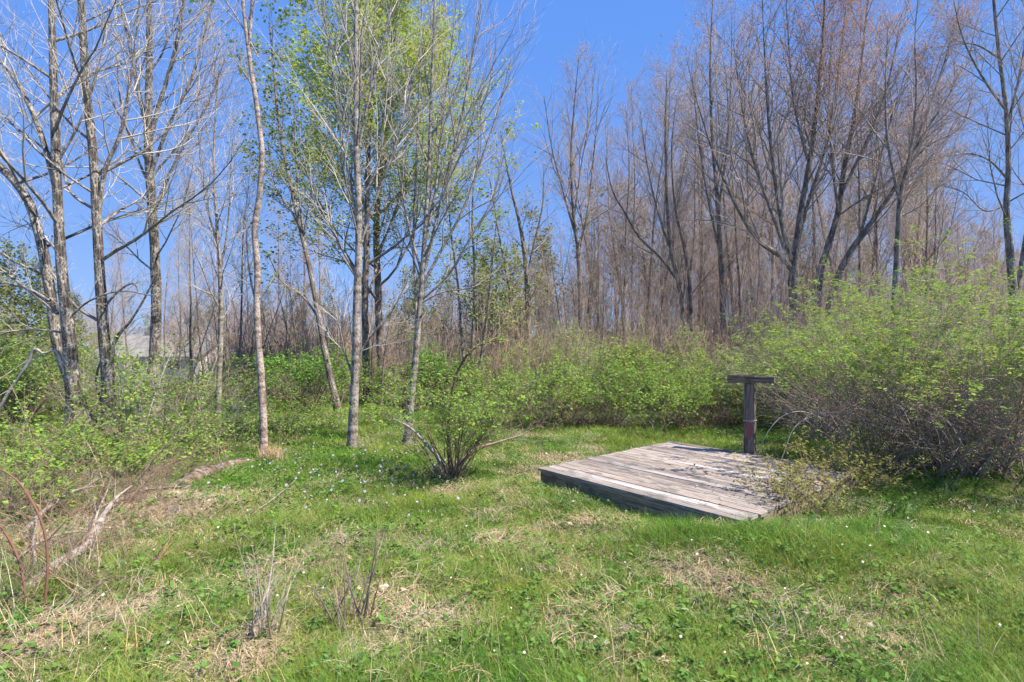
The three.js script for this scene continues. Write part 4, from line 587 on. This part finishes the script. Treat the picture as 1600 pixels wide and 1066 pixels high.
[[205, 672, 1.9, 'pale leafless brush in front of the bungalow, right of the rough-barked tree'], [285, 668, 1.8, 'pale leafless brush in front of the right end of the bungalow'], [130, 668, 1.6, 'pale leafless brush between the two left-hand trunks']].forEach(([px, py, len, label], i) => shrub({ name: 'bare_shrub', seed: 575 + i, at: onGround(px, py), label, n: 16, len: len * 1.1, lean: [0.05, 0.8], r: 0.009, arch: 0.12, side: 8, tw: 5, sideLen: 0.8, bare: 0.2, baseR: 0.4, parts: 8, col: [0.45, 0.41, 0.36], col2: [0.3, 0.26, 0.22], leaf: { per: 1.2, bunch: 3, size: 0.05, col: MID2, col2: LIME2, spread: 0.07 } }));
[[20, 12.5, 1.0], [70, 13, 1.2], [115, 14, 1.2], [175, 13.5, 1.1], [265, 14, 0.9], [300, 15, 1.0], [375, 14, 1.0], [430, 15.5, 1.3], [520, 16, 1.4], [560, 17.5, 1.3], [620, 16, 1.3], [660, 14, 1.2], [-30, 12, 1.3], [345, 17, 1.2], [400, 18, 1.5]].forEach(([px, d, len], i) => shrub({ name: 'undergrowth_shrub', seed: 740 + i, at: foot(px, d), label: `loose half-leafed shrub behind the left-hand trunks, ${rank([20, 70, 115, 175, 265, 300, 375, 430, 520, 560, 620, 660, -30, 345, 400], px)} from the left`, group: 'loose shrubs behind the left-hand trunks', n: 15, len: len * 1.15, lean: [0.05, 0.9], r: 0.009, arch: 0.2, side: 8, tw: 5, sideLen: 0.6, bare: 0.2, baseR: 0.4, parts: 4, col: [0.22, 0.16, 0.12], col2: [0.36, 0.3, 0.25], leaf: { per: 4, bunch: 3, size: 0.06, col: MID, col2: LIME2, spread: 0.09, keep: (p) => smooth(0.36, 0.58, fbm(p[0] * 2.4 + i * 9, p[1] * 2.4 + p[2], 99, 2)) } }));
deadBranch('fallen_stick', 'dark fallen limb lying through the dead brush left of the rotten log', 'branch', [[[140, 812, 0.03, 0.05], [185, 796, 0.035, 0.08], [235, 778, 0.03, 0.1], [285, 770, 0.02, 0.06], [300, 766, 0.01, 0.05]]], 'barkRot', 0.05, GREYTWIG, { kids: [6, 3, 0], limbLen: 0.4 }, 706);
deadBranch('fallen_stick', 'thin grey limb propped above the far left log', 'branch', [[[30, 850, 0.022, 0.05], [70, 822, 0.024, 0.14], [115, 800, 0.018, 0.2], [160, 788, 0.008, 0.2]]], 'barkGrey', 0.05, GREYTWIG, { kids: [6, 3, 0], limbLen: 0.4 }, 707);
deadBranch('fallen_stick', 'short dark stick at the near left corner below the red canes', 'branch', [[[-10, 1010, 0.02, 0.03], [40, 985, 0.022, 0.05], [85, 972, 0.014, 0.05], [110, 962, 0.006, 0.08]]], 'barkRot', 0.05, GREYTWIG, { kids: [5, 3, 0], limbLen: 0.3 }, 708);
// bare stems in the foreground grass
shrub({ name: 'dead_shrub', seed: 550, at: onGround(405, 1005), label: 'cluster of thin grey leafless stems in the foreground left of centre', n: 13, len: 0.6, lean: [0.02, 0.5], r: 0.0068, arch: -0.05, side: 5, tw: 2, sideLen: 0.16, bare: 0.3, baseR: 0.09, parts: 13, col: [0.2, 0.17, 0.15], col2: [0.36, 0.32, 0.28] });
shrub({ name: 'dead_shrub', seed: 551, at: onGround(540, 985), label: 'taller cluster of thin brown leafless stems right of the grey cluster', n: 15, len: 0.68, lean: [0.02, 0.4], r: 0.0068, arch: -0.05, side: 5, tw: 2, sideLen: 0.16, bare: 0.35, baseR: 0.13, parts: 15, col: [0.13, 0.095, 0.08], col2: [0.28, 0.23, 0.19] });
shrub({ name: 'dead_shrub', seed: 552, at: onGround(510, 965), label: 'single pair of short leafless stems between the two foreground clusters', n: 3, len: 0.36, lean: [0.1, 0.5], r: 0.004, arch: 0, side: 3, tw: 2, sideLen: 0.12, bare: 0.4, baseR: 0.05, parts: 3, col: [0.24, 0.19, 0.16] });

// ------------------------------------------------------------------ deck
const woodTex = makeTex(1024, 256, (u, v) => {
  const w = v + 0.012 * pn(u, v, 6, 2, 1), g = 0.5 * pn(u, w, 10, 64, 2) + 0.3 * pn(u, w, 24, 128, 3) + 0.2 * pn(u, w, 60, 128, 4), stain = pn(u, v, 9, 4, 5) * 0.6 + pn(u, v, 30, 12, 6) * 0.4;
  let c = mixc([0.12, 0.113, 0.108], [0.5, 0.48, 0.465], smooth(0.22, 0.7, g)); c = mixc(c, [0.3, 0.24, 0.205], smooth(0.55, 0.9, pn(u, v, 5, 6, 8)) * 0.4);
  return mixc(c, [0.1, 0.095, 0.085], smooth(0.56, 0.8, stain) * 0.6);
});
const woodBump = makeTex(1024, 256, (u, v) => { const k = 0.5 * pn(u, v, 10, 64, 2) + 0.5 * pn(u, v, 24, 128, 3); return [k, k, k]; }, false);
for (const t of [woodTex, woodBump]) t.repeat.set(1 / 2.1, 1 / 0.42);
const wood = ['#ffffff', '#d9d4d0', '#f1e6de', '#c2bcb8', '#e4e4e6'].map((c) => new THREE.MeshStandardMaterial({ map: woodTex, bumpMap: woodBump, bumpScale: 0.004, color: c, roughness: 0.88 }));
const darkWood = new THREE.MeshStandardMaterial({ map: woodTex, bumpMap: woodBump, bumpScale: 0.004, color: '#d2c3ac', roughness: 0.92 });
const postWood = new THREE.MeshStandardMaterial({ map: woodTex, bumpMap: woodBump, bumpScale: 0.006, color: '#b8aca2', roughness: 0.92 });
function beam(l, h, w, seed, bevel = 0.005) {
  const R = rng(seed), g = new RoundedBoxGeometry(l, h, w, 2, bevel), p = g.attributes.position, n = g.attributes.normal, uv = g.attributes.uv, ou = R() * 3, ov = R() * 3;
  for (let i = 0; i < p.count; i++) { const x = p.getX(i), y = p.getY(i), z = p.getZ(i); uv.setXY(i, x + ou, (abs(n.getY(i)) > 0.6 ? z : y + 0.3) + ov); }
  return g;
}
{
  const g = thing('deck', 'low weathered grey wooden platform lying in the grass', 'deck', DECK.corner); g.rotation.set(DECK.pitch, DECK.yaw, DECK.roll, 'YXZ');
  const R = rng(600), n = 20, w = DECK.B / n, geos = [0, 1, 2, 3, 4].map((k) => beam(DECK.A, 0.034, w - 0.007, 610 + k, 0.006));
  for (let k = 0; k < n; k++) { const m = part(k ? 'plank_' + String(k).padStart(3, '0') : 'plank', geos[(k * 3) % 5], wood[floor(R() * 5)], g); m.rotation.y = (R() - 0.5) * 0.004; m.position.set(DECK.A / 2 + (R() - 0.5) * 0.045, -0.017 + (R() - 0.5) * 0.006, -(k + 0.5) * w); m.rotation.x = (R() - 0.5) * 0.02; }
  const side = (l, x, z, ry, s) => { const m = part('rim_board', beam(l, 0.19, 0.038, s), darkWood, g); m.position.set(x, -0.034 - 0.097, z); m.rotation.y = ry; };
  side(DECK.A - 0.03, DECK.A / 2, -0.03, 0, 621); side(DECK.A - 0.03, DECK.A / 2, -DECK.B + 0.03, 0, 622); side(DECK.B - 0.13, 0.03, -DECK.B / 2, PI / 2, 623); side(DECK.B - 0.13, DECK.A - 0.03, -DECK.B / 2, PI / 2, 624);
  // bits of leaf and bark lying on the boards, thickest at the back right
  const list = [], v = new THREE.Vector3();
  for (let k = 0; k < 420; k++) { const a = DECK.A * pow(R(), 0.45), b = -DECK.B * pow(R(), 0.6); if (R() > 0.15 + 0.85 * (a / DECK.A)) continue; v.set(a, 0.004, b).applyMatrix4(DECK.m); list.push({ x: v.x, y: v.y + 0.004 + R() * 0.006, z: v.z, r: R() * 6.28, s: 0.4 + R() * 0.8, c: tint(R, mixc([0.2, 0.13, 0.09], [0.4, 0.33, 0.25], R()), 0.4), tx: (R() - 0.5) * 0.5, tz: (R() - 0.5) * 0.5 }); }
  const Q = rng(640), a = new Acc(); leaf(a, [-0.02, 0, 0], 0.045, Q, WHITE, 0.7, 0.5); const lg = a.geo();
  scatter('leaf_litter', 'dead leaves and twigs scattered on the deck boards', 'dead leaves', [lg], M.straw, list);
}
{ // post with a lapped cross beam
  const v = new THREE.Vector3(1.2, 0, -DECK.B - 0.11).applyMatrix4(DECK.m), d = -v.z, px = HX + v.x / d * F;
  const base = new THREE.Vector3((1172 - HX) / F * d, 0, -d); base.y = gh(base.x, base.z);
  const top = CH - (599 - HY) / F * d - base.y;
  const g = thing('wooden_post', 'dark weathered square post with a cross beam behind the deck', 'post', base); g.rotation.y = DECK.yaw + 0.25;
  part('upright', beam(top, 0.135, 0.135, 631, 0.008).rotateZ(PI / 2), postWood, g).position.y = top / 2;
  const b1 = part('cross_beam', beam(0.36, 0.085, 0.13, 632, 0.008), postWood, g); b1.position.set(-0.1, top + 0.047, 0); b1.rotation.z = 0.03;
  const b2 = part('cross_beam_001', beam(0.3, 0.08, 0.05, 633, 0.006), postWood, g); b2.position.set(0.17, top + 0.055, 0.098); b2.rotation.z = 0.02;
  const b3 = part('cap_board', beam(0.34, 0.016, 0.15, 634, 0.004), postWood, g); b3.position.set(-0.1, top + 0.112, 0.02); b3.rotation.z = 0.025;
  const paint = new THREE.MeshStandardMaterial({ color: new THREE.Color().setRGB(0.2, 0.075, 0.07), roughness: 0.8 });
  const s = new THREE.Shape(); [[-0.03, 0.02], [-0.045, 0.1], [-0.035, 0.2], [0.0, 0.225], [0.04, 0.21], [0.05, 0.13], [0.035, 0.07], [0.02, 0.0], [0.005, -0.03]].forEach(([x, y], i) => i ? s.lineTo(x, y) : s.moveTo(x, y));
  const pg = new THREE.ExtrudeGeometry(s, { depth: 0.0015, bevelEnabled: false }); const pm = part('red_paint', pg, paint, g); pm.position.set(0, top * 0.40, 0.0685);
  const tie = new Acc(), pts = [], rr = []; for (let i = 0; i <= 16; i++) { const t = i / 16 * 2 * PI, c = cos(t), q = sin(t), m = 0.072 / max(abs(c), abs(q)); pts.push([c * m, top * 0.40 + 0.24 + 0.004 * sin(3 * t), q * m]); rr.push(0.004); }
  tube(tie, pts, rr, 5, [0.6, 0.58, 0.55]); part('wire_tie', tie.geo(), M.twig, g);
}
// pale canes arching over the deck edge
for (const [list, label] of [[[[1185, 712, 2.2], [1192, 690, 2.2], [1205, 668, 2.2], [1224, 650, 2.2], [1250, 643, 2], [1290, 655, 2]], 'pale cane arching down to the deck beside the post'], [[[1190, 788, 1.8], [1205, 745, 1.8], [1222, 715, 1.8], [1240, 670, 2], [1262, 652, 2]], 'long pale cane drooping onto the right of the deck']]) {
  const d = label[0] === 'p' ? 7.3 : 6.0, p0 = at(list[0][0], list[0][1], d), R = rng(650), q = trunkPath(list, d, p0, 5), a = new Acc();
  const g = thing('dead_cane', label, 'cane', p0); tube(a, q.pts, q.rad.map((r) => r * 0.6), 4, [0.46, 0.4, 0.36]); part('cane', a.geo(), M.twig, g);
}

// ------------------------------------------------------------------ dead wood in the foreground
function deadBranch(name, label, category, lists, bark, lift, col, P, seed) {
  const pts3 = lists[0].map(([px, py]) => onGround(px, py)), base = pts3[0], g = thing(name, label, category, base), R = rng(seed);
  const crown = new Acc(), T = { R, seed, col: (l) => l < 1 ? WHITE : tint(R, col, 0.3) };
  lists.forEach((list) => {
    const c = new THREE.CatmullRomCurve3(list.map(([px, py, w, l = lift]) => { const p = onGround(px, py); p.y += l; return p.sub(base); }), false, 'centripetal'), n = (list.length - 1) * 5, pts = [], rad = [];
    for (let i = 0; i <= n; i++) { const p = c.getPoint(i / n), f = i / n * (list.length - 1), k = min(list.length - 2, floor(f)); pts.push([p.x, p.y, p.z]); rad.push(0.78 * lerp(list[k][2], list[k + 1][2], f - k)); }
    const tr = new Acc(); T.acc = (l) => l ? crown : tr; spawn(T, pts, rad, 0, { ...DEF, levels: 2, kids: [4, 3, 0], limbLen: 0.35, t0: [0.4, 0.2], minR: 0.003, shape: () => 1, flare: 0, rough: 0.3, sides: [10, 5, 3], ...P });
    part('branch', tr.geo(), M[bark], g);
  });
  if (crown.count) part('twigs', crown.geo(), M.twig, g, 'stuff');
}
deadBranch('fallen_branch', 'bleached grey fallen branch forking across the dry grass at lower left', 'branch', [[[8, 965, 0.05, 0.02], [55, 922, 0.055, 0.05], [100, 893, 0.052, 0.07], [138, 870, 0.045, 0.1], [160, 838, 0.03, 0.16], [182, 815, 0.018, 0.22], [206, 803, 0.008, 0.27]], [[92, 897, 0.045, 0.05], [120, 882, 0.04, 0.08], [145, 884, 0.03, 0.06], [172, 905, 0.015, 0.03]], [[138, 868, 0.02, 0.12], [152, 838, 0.012, 0.2], [168, 812, 0.006, 0.28]], [[20, 900, 0.012, 0.1], [70, 872, 0.012, 0.14], [120, 850, 0.009, 0.1], [160, 845, 0.004, 0.06]], [[60, 925, 0.016, 0.05], [52, 880, 0.012, 0.14], [58, 845, 0.006, 0.2]]], 'barkPale', 0.05, [0.3, 0.25, 0.21], { kids: [4, 3, 0], limbLen: 0.3 }, 701);
deadBranch('fallen_stick', 'thin grey stick leaning on the fallen branch', 'stick', [[[104, 948, 0.008, 0.01], [122, 915, 0.008, 0.04], [140, 890, 0.007, 0.1], [152, 868, 0.004, 0.16]]], 'barkPale', 0.02, PALETWIG, { kids: [0, 0, 0] }, 702);
deadBranch('rotten_log', 'rotten reddish-brown log lying along the left edge of the clearing', 'log', [[[262, 772, 0.04, 0.0], [280, 764, 0.11, 0.0], [312, 750, 0.13, 0.03], [345, 738, 0.12, 0.03], [375, 727, 0.08, 0.03], [395, 720, 0.03, 0.0]]], 'barkRot', 0.04, GREYTWIG, { rough: 0.8, kids: [3, 2, 0], limbLen: 0.25 }, 703);
deadBranch('rotten_log', 'decaying log half hidden in weeds at the far left', 'log', [[[-30, 832, 0.09, 0.0], [40, 810, 0.1, 0.02], [90, 795, 0.085, 0.02], [132, 782, 0.03, 0.0]]], 'barkRot', 0.04, GREYTWIG, { rough: 0.8, kids: [4, 3, 0], limbLen: 0.4 }, 704);
deadBranch('fallen_stick', 'thin weathered stick lying across the green grass in front of the clearing tree', 'stick', [[[368, 826, 0.006, 0.06], [420, 800, 0.006, 0.1], [462, 772, 0.004, 0.16]]], 'barkPale', 0.05, PALETWIG, { kids: [0, 0, 0] }, 705);
// stumps
function stump(px, py, r, h, label, seed, twiggy) {
  const b = onGround(px, py), g = thing('stump', label, 'stump', b), a = new Acc(), R = rng(seed), n = 5, pts = [], rad = [];
  for (let i = 0; i <= n; i++) { pts.push([0.01 * sin(i), -0.03 + (h + 0.03) * i / n, 0.01 * cos(i * 2)]); rad.push(r * (1 + 0.15 * (1 - i / n))); }
  tube(a, pts, rad, 12, WHITE, 0.5, 0.5, seed); part('trunk', a.geo(), M.barkPale, g);
  if (twiggy) { const t = new Acc(), T = { R, seed, acc: () => t, col: () => tint(R, [0.34, 0.2, 0.13], 0.4) }; for (let k = 0; k < 8; k++) grow(T, [0, h * 0.8, 0], [(R() - 0.5) * 2, 0.5 + R(), (R() - 0.5) * 2], 0.1 + R() * 0.1, 0.006, 2, { ...DEF, levels: 2 }); part('twigs', t.geo(), M.twig, g); }
}
stump(245, 893, 0.022, 0.1, 'thin cut stub with splintered twigs in the grass at left', 711, true);
stump(275, 805, 0.05, 0.07, 'small grey weathered stump at the edge of the clearing', 712, false);
stump(398, 1012, 0.02, 0.1, 'little pale stub at the foot of the foreground stems', 713, false);
{ // dry tuft round the birch foot
  const R = rng(720), list = []; for (let k = 0; k < 60; k++) { const p = onGround(424 + (R() - 0.5) * 34, 720 + (R() - 0.5) * 10); list.push({ x: p.x, y: p.y, z: p.z, r: R() * 6.28, s: 1, sy: 0.5 + R() * 0.6, c: tint(R, [0.42, 0.34, 0.25], 0.4), tx: (R() - 0.5) * 0.5, tz: (R() - 0.5) * 0.5 }); }
  scatter('dry_grass', 'dry brown grass tuft at the foot of the birch', 'dry grass', [tuft(61, 10, 0.3, 0.005, 0.6, 0.05)], M.straw, list);
}
// two red-brown canes at the lower left
for (const [list, label, s] of [[[[66, 962, 9], [72, 920, 8], [74, 880, 7.5], [70, 835, 7], [58, 800, 6.5], [38, 765, 6], [15, 742, 5], [-25, 725, 4]], 'tall reddish-brown cane curving out of the left side', 731], [[[42, 958, 9], [38, 920, 8], [32, 885, 7.5], [18, 850, 7], [2, 825, 6], [-20, 800, 4]], 'shorter dark cane left of the tall reddish one', 732]]) {
  const b = onGround(list[0][0], list[0][1]), d = -b.z, R = rng(s), g = thing('woody_cane', label, 'cane', b), q = trunkPath(list, d, b, 4), a = new Acc(), t = new Acc();
  tube(a, q.pts, q.rad.map((r) => r * 0.5), 7, [0.19, 0.095, 0.07], 0.15); part('cane', a.geo(), M.twig, g);
  const T = { R, seed: s, acc: () => t, col: () => tint(R, [0.2, 0.12, 0.09], 0.3) }; sprout(T, q.pts, q.rad, 1, { ...DEF, kids: [0, 9, 3, 0], ratio: [0, 0.3, 0.4], minR: 0.002, sides: [5, 5, 4, 3] });
  if (t.count) part('twigs', t.geo(), M.twig, g, 'stuff');
}

// ------------------------------------------------------------------ bungalow beyond the trees
{
  const d = 46, b = foot(228, d), g = thing('bungalow', 'low white bungalow with a grey roof seen through the left-hand trees', 'house', b);
  const X = (px) => (px - HX) / F * d - b.x, Y = (py) => CH - (py - HY) / F * d - b.y;
  const x0 = X(150), x1 = X(312), eave = Y(556), ridge = Y(523), depth = 7;
  const white = new THREE.MeshStandardMaterial({ color: new THREE.Color().setRGB(0.72, 0.71, 0.68), roughness: 0.8 }), trim = new THREE.MeshStandardMaterial({ color: new THREE.Color().setRGB(0.8, 0.8, 0.78), roughness: 0.6 });
  const glass = new THREE.MeshStandardMaterial({ color: new THREE.Color().setRGB(0.03, 0.035, 0.04), roughness: 0.08 });
  const roofMap = makeTex(256, 256, (u, v) => { const k = 0.09 + 0.08 * pn(u, v, 40, 40, 3) + 0.12 * pn(u, v, 6, 20, 4); return [k, k * 0.97, k * 0.95]; }); roofMap.repeat.set(0.4, 0.4);
  const roofM = new THREE.MeshStandardMaterial({ map: roofMap, roughness: 0.9 });
  const wall = part('wall', new THREE.BoxGeometry(x1 - x0, eave + 0.6, depth), white, g); wall.position.set((x0 + x1) / 2, (eave + 0.6) / 2 - 0.6, -depth / 2);
  for (let y = 0.25, k = 0; y < eave - 0.05; y += 0.24, k++) part(k ? 'siding_board_' + String(k).padStart(3, '0') : 'siding_board', new THREE.BoxGeometry(x1 - x0 + 0.02, 0.225, 0.03), white, g).position.set((x0 + x1) / 2, y, 0.012).x;
  const s = new THREE.Shape(); s.moveTo(0.45, eave - 0.08); s.lineTo(-depth / 2, ridge); s.lineTo(-depth - 0.45, eave - 0.08); s.lineTo(-depth - 0.45, eave + 0.06); s.lineTo(-depth / 2, ridge + 0.14); s.lineTo(0.45, eave + 0.06); s.closePath();
  const rg = new THREE.ExtrudeGeometry(s, { depth: x1 - x0 + 0.8, bevelEnabled: false }); rg.rotateY(-PI / 2); rg.translate(x1 + 0.4, 0, 0); part('roof', rg, roofM, g);
  const gs = new THREE.Shape(); gs.moveTo(0, eave - 0.1); gs.lineTo(-depth / 2, ridge - 0.05); gs.lineTo(-depth, eave - 0.1); gs.closePath();
  for (const x of [x0 + 0.06, x1]) { const gg = new THREE.ExtrudeGeometry(gs, { depth: 0.06, bevelEnabled: false }); gg.rotateY(-PI / 2); gg.translate(x, 0, 0); part('gable', gg, white, g); }
  part('gutter', new THREE.BoxGeometry(x1 - x0 + 0.8, 0.12, 0.1), trim, g).position.set((x0 + x1) / 2, eave + 0.0, 0.52);
  for (const [a, c] of [[166, 184], [206, 226], [262, 286]]) { const w = X(c) - X(a), win = part('window', new THREE.BoxGeometry(w, 0.95, 0.06), trim, g); win.position.set((X(a) + X(c)) / 2, eave - 0.75, 0.06); const p = part('pane', new THREE.BoxGeometry(w - 0.16, 0.79, 0.03), glass, win); p.position.z = 0.03; part('glazing_bar', new THREE.BoxGeometry(0.05, 0.79, 0.02), trim, win).position.z = 0.055; }
  part('chimney', new THREE.BoxGeometry(0.55, 0.5, 0.55), roofM, g).position.set(X(190), ridge + 0.1, -depth / 2);
}
{ // small board fence panel seen between the two rough trunks
  const d = 30, b = foot(136, d), g = thing('fence_panel', 'small pinkish board fence panel seen between the two left trunks', 'fence', b), top = CH - (597 - HY) / F * d - b.y;
  const m = new THREE.MeshStandardMaterial({ map: woodTex, color: '#d8bfb0', roughness: 0.9 });
  for (let k = 0; k < 6; k++) { const p = part(k ? 'board_' + String(k).padStart(3, '0') : 'board', beam(top * (0.96 + 0.03 * (k % 3)), 0.125, 0.02, 800 + k).rotateZ(PI / 2), m, g); p.position.set(-0.36 + k * 0.14, top * 0.49, 0); }
  for (const y of [0.3, 0.8]) part('rail', beam(0.86, 0.07, 0.04, 810, 0.004), m, g).position.set(0, top * y, -0.035);
}
renderer.render(scene, camera);
